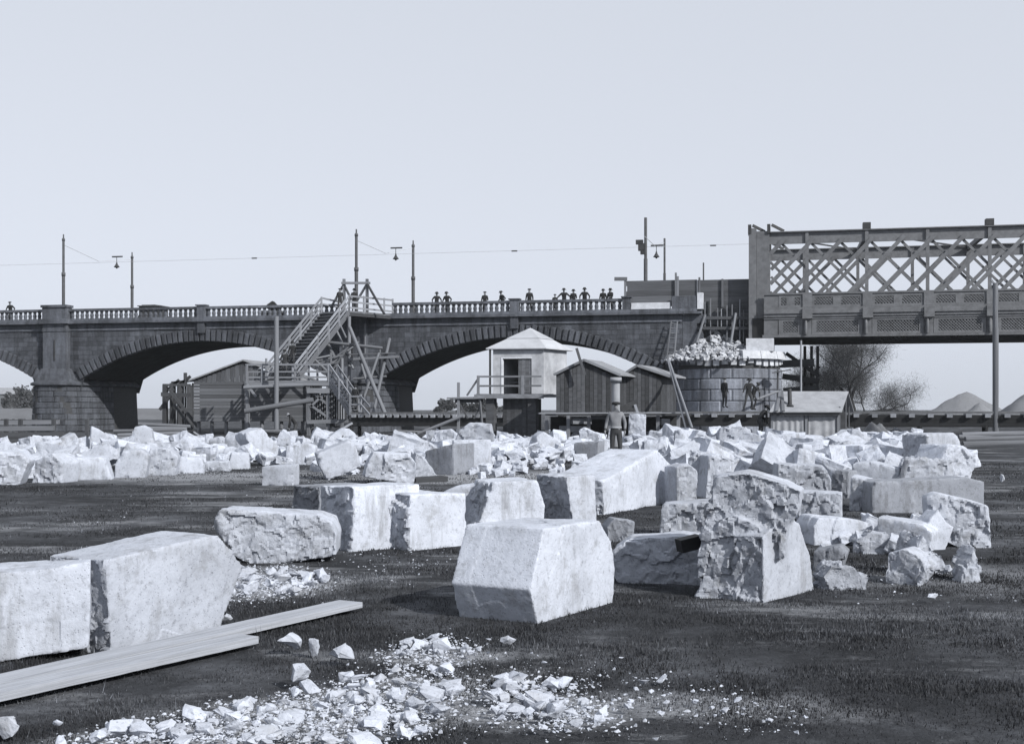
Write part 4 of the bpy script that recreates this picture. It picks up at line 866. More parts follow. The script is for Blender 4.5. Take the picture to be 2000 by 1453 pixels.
# ================================================================ WOODEN STAIRCASE UP TO THE BRIDGE
def atz(px, z, d): return Vector(((px-1000)/F*d, d, z))
UPZ = Vector((0, 0, 1))
ws = thing('wooden_staircase', 'tall wooden staircase with railings climbing to the bridge deck', 'staircase', atz(600, 0, 80))
W_, WL, WD = M['wood'], M['wood_lt'], M['wood_dk']
TL, TR, BL, BR = atz(628, 8.5, 87), atz(682, 8.5, 85.5), atz(520, 3.5, 80.2), atz(576, 3.5, 78.8)
n = 20
for i in range(n):
    t = (i+.5)/n; a = BL.lerp(TL, t); c = BR.lerp(TR, t); st = beam('step', a, c, .30, .05, W_, ws)
    beam('riser', a-UPZ*.12+Vector((.05, .1, 0)), c-UPZ*.12+Vector((.05, .1, 0)), .03, .2, W_, ws)
for A, B_ in ((BL, TL), (BR, TR)):
    beam('stringer', A-UPZ*.12, B_-UPZ*.12, .08, .34, W_, ws)
    for h, w in ((1.0, .13), (.66, .10), (.33, .10)): beam('handrail', A+UPZ*h, B_+UPZ*h, .07, w, WL, ws)
    for i in range(6): p = A.lerp(B_, i/5); beam('rail_post', p-UPZ*.2, p+UPZ*1.08, .11, .11, WL, ws)
# top platform with the A-frame gateway
PA, PB, PC_, PD = TR, atz(767, 8.45, 88.2), atz(700, 8.45, 89.6), TL
mesh('platform', [PA, PB, PC_, PD]+[p-UPZ*.12 for p in (PA, PB, PC_, PD)], [(0, 1, 2, 3), (7, 6, 5, 4), (0, 4, 5, 1), (1, 5, 6, 2), (2, 6, 7, 3), (3, 7, 4, 0)], W_, ws)
beam('platform_beam', PA-UPZ*.25, PB-UPZ*.25, .15, .22, WD, ws); beam('platform_beam', PD-UPZ*.25, PC_-UPZ*.25, .15, .22, WD, ws)
for h in (1.0, .6, .2): beam('handrail', PA+UPZ*h, PB+UPZ*h, .07, .12, WL, ws)
beam('handrail', TL+UPZ*1.0, atz(668, 9.4, 89.4), .07, .12, WL, ws); beam('handrail', TL+UPZ*.6, atz(668, 9.0, 89.4), .07, .1, WL, ws)
for t in (0, .33, .8, 1): p = PA.lerp(PB, t); beam('rail_post', p-UPZ*.3, p+UPZ*1.1, .11, .11, WL, ws)
gA, gB = at(672, 545, 87.5), at(717, 545, 87.2)
for gp_ in (gA, gB): beam('gate_post', Vector((gp_.x, gp_.y, 8.4)), gp_, .18, .18, W_, ws)
beam('gate_beam', at(667, 553, 87.4), at(723, 553, 87.1), .16, .16, W_, ws)
beam('gate_brace', at(717, 554, 87.1), at(751, 614, 86.4), .13, .13, WD, ws); beam('gate_brace', at(716, 556, 87.2), at(690, 600, 87.9), .12, .12, W_, ws)
beam('gate_brace', at(672, 556, 87.5), at(686, 585, 87), .12, .12, WD, ws); beam('gate_brace', at(671, 556, 87.6), at(648, 598, 88), .12, .12, W_, ws)
# lower landing
LZ = 3.5
L1, L2, L3, L4 = atz(480, LZ, 78.6), atz(643, LZ, 78.2), atz(643, LZ, 80.6), atz(480, LZ, 81)
mesh('landing', [L1, L2, L3, L4]+[p-UPZ*.1 for p in (L1, L2, L3, L4)], [(0, 1, 2, 3), (7, 6, 5, 4), (0, 4, 5, 1), (1, 5, 6, 2), (2, 6, 7, 3), (3, 7, 4, 0)], W_, ws)
beam('landing_beam', L1-UPZ*.22, L2-UPZ*.22, .14, .22, W_, ws); beam('landing_beam', L4-UPZ*.22, L3-UPZ*.22, .14, .22, WD, ws)
for h, w in ((1.0, .12), (.55, .1), (.2, .1)):
    beam('handrail', L1+UPZ*h, L2+UPZ*h, .07, w, WL if h != 1.0 else W_, ws); beam('handrail', L1+UPZ*h, L4+UPZ*h, .07, w, WL, ws)
for px in (482, 512, 572, 603, 620, 641): p = atz(px, LZ, 78.5); beam('rail_post', p-UPZ*.2, p+UPZ*1.06, .11, .11, WL, ws)
for px, d in ((484, 78.7), (603, 78.4), (641, 78.3), (484, 80.9), (641, 80.5)): beam('leg', atz(px, -.05, d), atz(px, LZ-.15, d), .2, .2, W_, ws)
for (x0, y0, x1, y1) in ((605, 762, 640, 790), (640, 762, 606, 795), (605, 790, 641, 815), (482, 750, 500, 775)): beam('brace', at(x0, y0, 78.3), at(x1, y1, 78.3), .1, .14, W_, ws)
beam('tie_beam', at(600, 763, 78.15), at(645, 763, 78.15), .2, .32, W_, ws); beam('tie_beam', at(600, 824, 78.15), at(680, 822, 78.0), .2, .25, W_, ws)
# lower flight down to the track
FA, FB = atz(643, LZ, 78.2), atz(684, 1.52, 76.6); wv = Vector((.35, 1.25, 0))
for i in range(10): t = (i+.5)/10; p = FA.lerp(FB, t); beam('step', p, p+wv, .26, .05, W_, ws)
for o_ in (Vector(), wv):
    beam('stringer', FA+o_-UPZ*.15, FB+o_-UPZ*.15, .08, .3, W_, ws)
    for h in (1.0, .6, .25): beam('handrail', FA+o_+UPZ*h, FB+o_+UPZ*h, .07, .1, WL, ws)
    for t in (0, .5, 1): p = FA.lerp(FB, t)+o_; beam('rail_post', p-UPZ*.2, p+UPZ*1.08, .11, .11, WL, ws)
for h in (.95, .45): beam('handrail', FB+UPZ*h, atz(705, 1.52+h, 76.4), .07, .1, WL, ws)
for h in (.95, .45): beam('handrail', atz(705, 1.52+h, 76.4), atz(722, .9+h, 75), .07, .1, WL, ws)
beam('rail_post', atz(705, 1.3, 76.4), atz(705, 2.6, 76.4), .1, .1, WL, ws)
# boards of the pale privy-like box under the stairs
pb = thing('pale_board_shed', 'small shed of pale upright boards under the lower stair flight', 'shed', atz(640, 0, 79.6))
for i in range(15): px = 607+i*4.6; beam('board', atz(px, .9, 79.6), atz(px, 2.85+.02*(i % 3), 79.6), .135, .03, WL, pb)
box('core', atz(640, 1.85, 80.6), (2.2, 1.8, 1.85), 0, WD, pb)
for px in (610, 668): beam('leg', atz(px, -.05, 80), atz(px, .95, 80), .15, .15, W_, pb)
# scaffold poles round the second pier
sc_ = thing('pole_scaffold', 'scaffold of crossed poles and planks in front of the second pier', 'scaffold', atz(720, 0, 82))
for (x0, y0, d0, x1, y1, d1, dia) in ((682, 618, 85, 682, 790, 85, .20), (683, 640, 84.5, 753, 810, 79, .22), (761, 662, 86, 728, 812, 80, .18), (742, 680, 85, 742, 735, 85, .12), (540, 618, 77.5, 540, 846, 77.5, .24),
        (637, 668, 84, 747, 680, 84, .18), (640, 672, 84.5, 692, 775, 84, .2), (678, 680, 84, 648, 725, 84, .14), (653, 700, 84, 690, 672, 84, .14), (713, 632, 88, 713, 690, 88, .12), (478, 803, 77.4, 612, 781, 77.4, .28), (476, 757, 77.6, 592, 752, 77.6, .18),
        (676, 660, 84.2, 655, 615, 84.4, .12), (646, 690, 84, 646, 735, 83, .15), (500, 842, 77, 560, 842, 77, .2), (655, 640, 85, 690, 720, 84, .14), (700, 690, 84.5, 720, 760, 83, .14), (612, 700, 82, 660, 745, 82, .14), (668, 700, 84, 668, 800, 83, .18), (700, 668, 85, 640, 715, 84, .13), (690, 740, 83.5, 755, 735, 83.5, .14), (740, 690, 84, 700, 808, 81, .15), (520, 700, 80.9, 520, 745, 80.9, .12), (498, 735, 79, 530, 760, 79, .12)):
    pole('pole', at(x0, y0, d0), at(x1, y1, d1), dia*1.2, W_, sc_)
for (x0, y0, x1, y1, d, w, h) in ((660, 693, 772, 690, 84.4, .5, .07), (682, 702, 779, 697, 84, .6, .16), (640, 712, 660, 708, 83, .5, .1)): beam('plank', at(x0, y0, d), at(x1, y1, d), w, h, W_, sc_)
for (x, y) in ((614, 708), (628, 700), (620, 712), (652, 700)): beam('plank', at(x-12, y, 82.5), at(x+16, y-6, 82.8), .35, .1, W_, sc_)
# ================================================================ LONG PLANK SHED ON STILTS (left)
ls = thing('board_shed', 'grey board shed on stilts with gable roof left of the staircase', 'shed', atz(480, 0, 84))
d_ = 84.
def w84(px, py): return at(px, py, d_)
for i in range(12):
    y1 = 823-i*6.5; x0 = 378+.4*(i % 3); beam('board', w84(x0, y1-3.2), w84(602, y1-3.2), .035, .207, M['wood_md'], ls)
for i in range(23):                                        # upright boards of the gable
    px = 382+i*9.0; yr = 744-(744-706)*(1-abs(px-476)/100.); beam('board', w84(px, 746), w84(px, yr+2), .03, .315, M['wood_md'], ls)
ap, el, er = w84(476, 702), w84(370, 742), w84(582, 742)
bk = Vector((.9, 5.0, 0))
for A, B_ in ((el, ap), (ap, er)): mesh('roof_slope', [A-Vector((0, .25, 0)), B_-Vector((0, .25, 0)), B_+bk, A+bk, A-Vector((0, .25, .1)), B_-Vector((0, .25, .1)), B_+bk-UPZ*.1, A+bk-UPZ*.1], [(0, 1, 2, 3), (7, 6, 5, 4), (0, 4, 5, 1), (1, 5, 6, 2), (2, 6, 7, 3), (3, 7, 4, 0)], M['roof_gr'], ls)
c0, c1 = w84(379, 823), w84(601, 746); box('core', ((c0.x+c1.x)/2+.3, d_+2.4, (c0.z+c1.z)/2), (c1.x-c0.x-.1, 4.6, c1.z-c0.z), 0, WD, ls)
for px in (386, 412, 440, 474, 510, 548, 590):
    p = w84(px, 823); pole('stilt', Vector((p.x, p.y+.3, -.05)), Vector((p.x, p.y+.3, p.z+.05)), .24, M['log'], ls)
for px, y0, y1 in ((480, 745, 838), (540, 745, 838), (600, 745, 838)): beam('batten', at(px, y1, 83.8), at(px, y0, 83.8), .2, .1, W_, ls)
# timber works seen through the first arch
tw = thing('timber_shoring', 'tangle of timber shoring and boards seen through the left arch', 'timber', atz(345, 0, 93))
for (x0, y0, x1, y1, d, w, h) in ((318, 752, 372, 752, 93, .2, .18), (322, 830, 322, 750, 93, .25, .25), (338, 840, 338, 752, 93, .8, .05), (355, 840, 352, 752, 93, .9, .05), (370, 840, 370, 752, 93, .8, .05), (330, 760, 390, 838, 90, .2, .2), (312, 800, 335, 770, 91, .2, .2),
        (330, 840, 345, 775, 91, .2, .2), (376, 838, 340, 790, 90.5, .18, .18), (315, 770, 372, 772, 92, .25, .3), (345, 800, 378, 800, 91, .2, .2)):
    beam('timber', at(x0, y0, d), at(x1, y1, d), w, h, WD if d < 94 else W_, tw)
for i in range(9): px = 319+i*7.2; beam('board', atz(px, 0, 94), at(px, 752-(i % 3)*2, 94), .26, .04, WD, tw)
for (x0, y0, x1, y1) in ((318, 770, 350, 742), (350, 752, 372, 735), (335, 748, 384, 742), (362, 752, 362, 728)): beam('timber', at(x0, y0, 93.4), at(x1, y1, 93.4), .2, .2, WD, tw)
# ================================================================ FIELD TRACK ON SLEEPERS
def track(label, x0, x1, d0, d1, zt, sp, posts):
    A, B_ = atz(x0, zt, d0), atz(x1, zt, d1); L = (B_-A).length; dv = (B_-A)/L; sd_ = Vector((-dv.y, dv.x, 0))
    t_ = thing('timber_trestle', label, 'trestle', Vector(((A.x+B_.x)/2, (A.y+B_.y)/2, 0)))
    for s in (.15, 1.35):
        beam('rail', A+sd_*s+UPZ*.02, B_+sd_*s+UPZ*.02, .09, .12, M['iron'], t_); beam('girder', A+sd_*(s+.1)-UPZ*.44, B_+sd_*(s+.1)-UPZ*.44, .28, .66, M['tar'], t_)
    n = int(L/sp)
    for i in range(n): p = A+dv*(i+.5)*sp; beam('sleeper', p-UPZ*.15-sd_*.12, p-UPZ*.15+sd_*1.6, min(.30, sp*.5), .2, WL, t_)
    m = max(2, int(L/posts))
    for i in range(m+1):
        p = A+dv*(L*i/m)
        for s in (.2, 1.4): q = p+sd_*s; pole('post', Vector((q.x, q.y, -.05)), Vector((q.x, q.y, zt-.7)), .22, M['tar'], t_)
    return t_
track('low timber trestle carrying the track between staircase and white hut', 684, 1005, 76, 73, 1.42, .47, 4.)
track('low timber trestle carrying the track from the round pier to the right edge', 1312, 2060, 71.5, 66, 1.47, .98, 3.2)
# ================================================================ WHITE PLASTERED HUT ON LEGS
def ymat(o_, dxy): return o_+Vector((*dxy, 0))
wh = thing('white_hut', 'white plastered hut with pyramid roof on a timber platform', 'hut', atz(1015, 0, 63))
HF = [atz(963, 0, 62), atz(1062, 0, 61.6)]; hv = (HF[1]-HF[0]); hv.z = 0; HX = hv.normalized(); HY = Vector((-HX.y, HX.x, 0)); HY = (HY+HX*.38).normalized(); WD_ = hv.length
def hp(a, c, z): p = HF[0]+HX*a+HY*c; return Vector((p.x, p.y, z))
Z0, Z1 = 2.42, 4.72; dx0, dx1, dz = .42, 1.95, 4.2; DP = 2.5
def slab(name, a0, a1, z0, z1, mat, par, c0=0., c1=.12): return hexa(name, [hp(a0, c0, z0), hp(a1, c0, z0), hp(a1, c0, z1), hp(a0, c0, z1), hp(a0, c1, z0), hp(a1, c1, z0), hp(a1, c1, z1), hp(a0, c1, z1)], mat, par)
slab('front_wall', 0, dx0, Z0, Z1, M['plaster'], wh); slab('front_wall', dx1, WD_, Z0, Z1, M['plaster'], wh); slab('front_wall', dx0+.001, dx1-.001, dz, Z1, M['plaster'], wh)
slab('side_wall', 0, .12, Z0, Z1, M['plaster'], wh, .121, DP); slab('side_wall', WD_-.12, WD_, Z0, Z1, M['plaster'], wh, .121, DP); slab('back_wall', .121, WD_-.121, Z0, Z1, M['plaster'], wh, DP-.12, DP)
for i in range(4): a = dx0+.84+i*.18; slab('door_board', a, a+.172, Z0+.05, dz-.02, M['wood_md'], wh, .05, .09)
slab('door_frame', dx0, dx0+.07, Z0, dz, M['concrete'], wh, -.03, .1); slab('door_frame', dx0, dx1, dz, dz+.07, M['concrete'], wh, -.03, .1)
slab('interior_shade', .13, WD_-.13, Z0, Z1, M['black'], wh, DP-.2, DP-.13); slab('shelf', .5, 1.2, 3.0, 3.06, M['wood'], wh, .8, 1.2)  # black sheet stands for the shade inside the doorway
ov = .24; e = [hp(-ov, -ov, Z1), hp(WD_+ov, -ov, Z1), hp(WD_+ov, DP+ov, Z1), hp(-ov, DP+ov, Z1)]; apx = hp(WD_*.5, DP*.5, 5.78)
def lerp(a, c, t): return a+(c-a)*t
for i in range(4):                                         # roof in two sheets of felt per slope
    A, B_ = e[i], e[(i+1) % 4]; k = .48; A2, B2 = lerp(A, apx, k), lerp(B_, apx, k); s = UPZ*.05
    mesh('roof_sheet', [A, B_, B2, A2, A-s, B_-s], [(0, 1, 2, 3), (0, 4, 5, 1)], M['roof_lt'], wh)
    u = UPZ*.03; mesh('roof_sheet', [A2+u-(apx-A2)*.04, B2+u-(apx-B2)*.04, apx+u], [(0, 1, 2)], M['roof_lt'], wh)
mesh('eaves', [p-UPZ*.06 for p in e], [(3, 2, 1, 0)], W_, wh)
# platform, railing, legs
slab('platform', -.15, 3.05, 2.28, 2.40, W_, wh, -1.1, DP); slab('platform_edge', -.35, 3.1, 2.20, 2.40, M['wood_lt'], wh, -1.16, -1.102)
for i in range(14): a = -.3+i*.24; slab('deck_board', a, a+.225, 2.405, 2.43, W_, wh, -1.1, -.01)
for h in (3.28, 2.82): beam('handrail', hp(-.25, -1.05, h), hp(2.95, -1.05, h), .05, .09, W_, wh)
for a in (-.2, 2.02): beam('rail_post', hp(a, -1.05, 2.2), hp(a, -1.05, 3.33), .12, .12, WL, wh)
beam('brace', hp(-.22, -1.0, 3.2), hp(-.85, -.9, 2.35), .08, .08, W_, wh); beam('downpipe', hp(-.12, -.06, 2.42), hp(-.12, -.06, 4.7), .09, .09, M['iron_dk'], wh)
slab('leg', .1, .5, -.05, 2.27, WD, wh, -.9, -.6); slab('leg', 2.2, 2.6, -.05, 2.27, WD, wh, -.9, -.6); slab('leg', .1, .4, -.05, 2.27, WD, wh, DP-.4, DP-.1); slab('leg', 2.3, 2.6, -.05, 2.27, WD, wh, DP-.4, DP-.1)
for i in range(7): a = .82+i*.195; slab('skirt_board', a, a+.19, -.03, 2.27, WD, wh, -.62, -.58)
slab('skirt_core', .84, 2.15, -.03, 2.2, M['black'], wh, -.5, .6); beam('strut', hp(-.15, -1.0, 2.2), hp(.15, -1.2, 0), .09, .09, W_, wh)
# side landing of the hut
beam('gangplank', hp(-1.9, -.7, 2.22), hp(-.1, -.7, 2.26), .8, .07, W_, wh); beam('gangplank_beam', hp(-1.5, -.8, 2.08), hp(-.1, -.8, 2.1), .12, .2, WD, wh)
beam('post', hp(-1.25, -.95, -.05), hp(-1.25, -.95, 3.0), .12, .12, W_, wh); beam('brace', hp(-1.2, -.9, 1.9), hp(-.8, -.9, 1.2), .08, .08, WD, wh); beam('brace', hp(-.15, -.9, 1.9), hp(-.5, -.9, 1.2), .08, .08, WD, wh)
pole('log', hp(-3.0, -1.5, .45), hp(-.9, -1.2, 1.35), .16, M['log'], wh)
# ================================================================ TWIN DARK SHEDS
def gable_shed(label, x0, x1, ye, xa, ya, yb, d, side, nb, slat_mat, xr, yr):
    s_ = thing('gabled_shed', label, 'shed', atz((x0+x1)/2, 0, d+.5))
    zb, ze, za = at(0, yb, d).z, at(0, ye, d).z, at(0, ya, d).z; X0, X1, XA = (x0-1000)/F*d, (x1-1000)/F*d, (xa-1000)/F*d; bv_ = Vector(side)
    w = (X1-X0)/nb
    for i in range(nb):
        a = X0+i*w; m = a+w/2; f = (m-X0)/(XA-X0) if m < XA else (X1-m)/(X1-XA); zt = ze+(za-ze)*max(0, f)-.04
        o = hexa('board', [(a+.008, d, zb+random.uniform(-.03, .02)), (a+w-.008, d, zb), (a+w-.008, d, zt), (a+.008, d, zt), (a+.008, d+.03, zb), (a+w-.008, d+.03, zb), (a+w-.008, d+.03, zt), (a+.008, d+.03, zt)], slat_mat, s_)
    c = [Vector((X0+.02, d+.05, zb)), Vector((X1-.02, d+.05, zb)), Vector((X1-.02, d+.05, ze)), Vector((XA, d+.05, za-.06)), Vector((X0+.02, d+.05, ze))]; bk_ = [p+bv_ for p in c]
    mesh('core', c+bk_, [(0, 1, 2, 3, 4), (9, 8, 7, 6, 5)]+[(i, i+5, (i+1) % 5+5, (i+1) % 5) for i in range(5)], M['black'], s_)
    m = 5
    for i in range(m):                                     # right side boards
        p0 = Vector((X1, d+.04, 0))+bv_*(i/m); p1 = Vector((X1, d+.04, 0))+bv_*((i+.93)/m); q = Vector((.03, 0, 0))
        hexa('side_board', [p0+q+UPZ*zb, p1+q+UPZ*zb, p1+q+UPZ*ze, p0+q+UPZ*ze, p0+UPZ*zb, p1+UPZ*zb, p1+UPZ*ze, p0+UPZ*ze], slat_mat, s_)
    fr = Vector((0, -.18, 0)); th = UPZ*.07
    L_ = Vector((X0-.12, d, ze-.05)); A_ = Vector((XA, d, za)); R_ = at(xr, yr, d)
    for P, Q in ((L_, A_), (A_, R_)):
        mesh('roof_slope', [P+fr, Q+fr, Q+bv_*1.05, P+bv_*1.05, P+fr+th, Q+fr+th, Q+bv_*1.05+th, P+bv_*1.05+th], [(3, 2, 1, 0), (4, 5, 6, 7), (0, 1, 5, 4), (1, 2, 6, 5), (2, 3, 7, 6), (3, 0, 4, 7)], M['roof_gr'], s_)
        beam('barge_board', P+fr*1.15+th*.3, Q+fr*1.15+th*.3, .03, .11, W_, s_)
    return s_, X0, X1, zb
s1_, *_ = gable_shed('dark board shed with pale-edged gable roof beside the white hut', 1086, 1192, 731, 1140, 704, 806, 58, (1.0, 2.6, 0), 13, WD, 1211, 734)
s2_, *_ = gable_shed('plain dark shed behind the shirtless man, right of its twin', 1207, 1290, 739, 1243, 715, 804, 60.5, (1.1, 2.6, 0), 11, WD, 1309, 737)
sp = thing('shed_platform', 'low timber platform with odds and ends under the twin sheds', 'platform', atz(1190, 0, 59))
beam('edge_board', at(1052, 807, 57.2), at(1336, 806, 57.8), .5, .06, W_, sp); beam('deck', atz(1075, 1.42, 60), atz(1330, 1.42, 60.6), 4.2, .1, WD, sp)
for px in (1068, 1110, 1150, 1190, 1235, 1285, 1325): beam('post', atz(px, -.05, 58), atz(px, 1.38, 58), .15, .15, W_, sp)
for px, y, w, h in ((1135, 822, .9, .28), (1170, 815, .8, .2), (1120, 838, 1.3, .3), (1298, 824, .4, .3), (1245, 826, .8, .35)): box('crate_board', at(px, y, 58.6), (w, .5, h), random.uniform(-.2, .2), W_, sp)
beam('backing_board', atz(1075, .65, 61.5), atz(1330, .65, 61.5), .05, 1.3, WD, sp)
lp = thing('leaning_post', 'short dark post tilted over the left shed roof', 'post', at(1142, 728, 57.5)); beam('shaft', at(1142, 732, 57.4), at(1126, 680, 57.4), .14, .12, WD, lp)
pi_ = thing('stove_pipe', 'pale grey flared pipe standing behind the shirtless man', 'pipe', atz(1203, 0, 55))
pole('pipe', atz(1203, 0, 55), at(1203, 745, 55), .36, M['roof_gr'], pi_); pole('collar', at(1203, 747, 55), at(1203, 737, 55), .52, M['roof_gr'], pi_)
fl = thing('leaning_plate', 'dark tilted plate with pale edge leaning on the platform', 'plate', at(1232, 806, 56)); beam('plate', at(1212, 800, 56), at(1240, 788, 56), .3, .28, M['iron_dk'], fl); beam('edge', at(1240, 790, 55.8), at(1246, 808, 55.8), .08, .12, WL, fl)
# two thin poles leaning before the pier
for lab, a, c, dd in (('long thin pole leaning left before the round pier', (1304, 703, 62), (1341, 842, 55), .10), ('long thin pole leaning right before the round pier', (1306, 703, 62), (1357, 852, 54), .12)): tag(pole('leaning_pole', at(*a), at(*c), dd, WL), lab, 'pole')
sv = thing('dark_stone_face', 'dark shovel-shaped stone face at the foot of the leaning poles', 'board', at(1356, 862, 52)); beam('blade', at(1352, 858, 52), at(1360, 838, 52), .06, .42, M['iron_dk'], sv, roll=.2)  # stands for the dark face of a stone
# ================================================================ CANVAS HUT
ch = thing('canvas_hut', 'low hut with pale canvas walls and stovepipe before the trestle', 'hut', atz(1575, 0, 60))
Zr = at(0, 764, 61.5).z; Ze = at(0, 803, 59.6).z
rp_ = [atz(1503, Ze, 59.6), atz(1644, Ze, 59.4), atz(1657, Zr, 61.6), atz(1526, Zr, 61.8)]
mesh('roof_sheet', rp_+[p-UPZ*.06 for p in rp_], [(0, 1, 2, 3), (7, 6, 5, 4), (0, 4, 5, 1), (1, 5, 6, 2), (2, 6, 7, 3), (3, 7, 4, 0)], M['roof_hut'], ch)
r2 = [rp_[3], rp_[2], atz(1668, Ze, 64), atz(1540, Ze, 64)]; mesh('roof_sheet', r2+[p-UPZ*.06 for p in r2], [(0, 1, 2, 3), (7, 6, 5, 4), (0, 4, 5, 1), (1, 5, 6, 2), (2, 6, 7, 3), (3, 7, 4, 0)], M['roof_hut'], ch)
beam('eaves_beam', atz(1506, Ze-.12, 59.75), atz(1642, Ze-.12, 59.55), .1, .14, WD, ch)
def cloth(name, A, B_, zt, zb, nf, am):                   # hanging canvas with vertical folds
    v, f = [], []; k = 36
    for j in range(7):
        for i in range(k+1):
            t = i/k; p = lerp(A, B_, t); s = am*(.3+.7*j/6)*math.sin(t*nf*6.28+.6*math.sin(t*9)); v.append((p.x, p.y+s, zt+(zb-zt)*j/6))
    for j in range(6):
        for i in range(k): f.append((j*(k+1)+i, (j+1)*(k+1)+i, (j+1)*(k+1)+i+1, j*(k+1)+i+1))
    return mesh(name, v, f, M['canvas'], ch, True)
cloth('canvas_wall', atz(1510, 0, 60), atz(1572, 0, 59.9), Ze-.2, -.03, 5, .06); cloth('canvas_wall', atz(1579, 0, 59.9), atz(1634, 0, 59.8), Ze-.2, -.03, 3, .04)
for px, d in ((1508, 59.95), (1575, 59.85), (1637, 59.75)): beam('post', atz(px, -.05, d), atz(px, Ze-.05, d), .12, .12, WL, ch)
box('core', (atz(1575, .78, 61.9)), (3.0, 3.4, 1.5), 0, WD, ch)
for i in range(4): p = atz(1640+i*6, .7, 60+i*1.0); beam('side_board', Vector((p.x, p.y, -.03)), Vector((p.x, p.y, 1.5+(.9-abs(i-1.5)*.4))), .5, .05, W_, ch)
pole('stovepipe', at(1543, 797, 60.2), at(1542, 760, 60.4), .20, M['iron_dk'], ch); pole('flashing', at(1543, 799, 60.1), at(1543, 795, 60.2), .42, M['iron_dk'], ch)
for px0, px1 in ((1517, 1524), (1530, 1527)): beam('roof_batten', at(px0, 803, 59.4), at(px1, 764, 61.5), .14, .05, W_, ch)
# ================================================================ POLES AND WIRES ON THE BRIDGE
def tram_pole(label, px, ytop, v, dia, mat, wood=False):
    u, z = bu(px, ytop, v); t_ = thing('wooden_pole' if wood else 'tram_pole', label, 'pole', b(u, v, 8.28))
    pole('mast', b(u, v, 8.28), b(u, v, 8.28+(z-8.28)*.55), dia, mat, t_); pole('mast', b(u, v, 8.28+(z-8.28)*.55), b(u, v, z-.3), dia*.78, mat, t_)
    if not wood:
        pole('collar', b(u, v, 8.28+(z-8.28)*.53), b(u, v, 8.28+(z-8.28)*.57), dia*1.25, mat, t_); pole('finial', b(u, v, z-.35), b(u, v, z), dia*.42, mat, t_); pole('collar', b(u, v, z-.5), b(u, v, z-.35), dia*1.0, mat, t_)
    return t_, u, z
WZ = 13.3; WV = 4.4
poles_ = [tram_pole('tall tram pole on the left bridge pier', 124, 458, .8, .24, M['pole_m']), tram_pole('shorter tram pole on the far side of the left arch', 258, 493, 8.0, .24, M['pole_m']),
    tram_pole('tall tram pole rising behind the staircase gateway', 696, 448, .8, .26, M['pole_m']), tram_pole('tapering tram pole right of the staircase', 807, 470, 8.0, .26, M['pole_m']),
    tram_pole('tallest wooden pole with a dark box above the hoarding', 1261, 417, 1.5, .27, M['pole_m'], True), tram_pole('thin tram pole right of the tallest wooden pole', 1298, 458, 8.0, .2, M['pole_m'], True), tram_pole('short pole stub above the hoarding near the truss', 1374, 505, 4., .14, M['pole_m'], True)]
t4, u4, z4 = poles_[4]
for dz_, du, w, h in ((-2.35, -.28, .45, .5), (-2.0, -.42, .5, .3), (-2.7, -.2, .3, .3)): bbox('switch_box', u4+du-w/2, u4+du+w/2, 1.3, 1.6, z4+dz_-h/2, z4+dz_+h/2, M['iron_dk'], t4)
w1 = tag(beam('contact_wire', b(-12, WV, WZ), b(53, WV, WZ+.05), .022, .022, M['wire']), 'long overhead tram wire stretched above the bridge', 'wire')
for (a, c, lab) in ((0, 1, 'span wire between the two left tram poles'), (2, 3, 'span wire between the two tram poles by the staircase'), (4, 5, 'span wire between the poles above the hoarding')):
    _, ua, za = poles_[a]; _, uc, zc_ = poles_[c]; m_ = (ua+uc)/2
    s_ = thing('span_wire', lab, 'wire', b(m_, WV, WZ)); beam('wire', b(ua, .8, za-.8 if a != 4 else WZ+.3), b(m_, WV, WZ+.1), .03, .03, M['wire'], s_); beam('wire', b(m_, WV, WZ+.1), b(uc, 8, zc_-.6), .03, .03, M['wire'], s_)
def lamp(label, px, py, v):
    u, z = bu(px, py, v); t_ = thing('street_lamp', label, 'lamp', b(u, v, z)); vv, ff = [], []
    for r_, dz_ in ((.03, .35), (.07, .2), (.10, .12), (.24, -.08), (.1, -.12), (.02, -.2)):
        for i in range(10): a = .628*i; vv.append(b(u, v, z)+Vector((r_*math.cos(a), r_*math.sin(a), dz_)))
    for j in range(5):
        for i in range(10): ff.append((j*10+i, j*10+(i+1) % 10, j*10+10+(i+1) % 10, j*10+10+i))
    mesh('shade', vv, ff, M['iron_dk'], t_); pole('rod', b(u, v, z+.3), b(u, v, z+.75), .05, M['iron_dk'], t_); bbox('insulator', u-.4, u+.5, v-.05, v+.05, z+.7, z+.8, M['iron_dk'], t_)
lamp('small hanging lamp left of the second left pole', 228, 520, 5); lamp('hanging lamp between the two poles right of the staircase', 773, 504, 4.4); lamp('hanging lamp beside the tallest wooden pole', 1282, 500, 4.4)
for px, y in ((497, 506), (1005, 495), (1393, 493)): u, z = bu(px, y, WV); tag(bbox('wire_clamp', u-.22, u+.2, WV-.03, WV+.03, WZ-.03, WZ+.06, M['iron_dk']), {497: 'wire clamp over the left arch', 1005: 'wire clamp over the middle of the second arch', 1393: 'wire clamp near the truss end post'}[px], 'clamp')
# tall pole at the right edge
tp = thing('timber_mast', 'tall rough timber mast standing before the truss at the right', 'mast', atz(1945, 0, 67)); pole('shaft', atz(1945, -.1, 67), at(1944, 640, 67), .32, M['log'], tp); pole('shaft', at(1944, 640.5, 67), at(1944, 553, 67), .27, M['log'], tp); beam('peg', at(1936, 547, 67), at(1950, 566, 67), .08, .1, WL, tp)
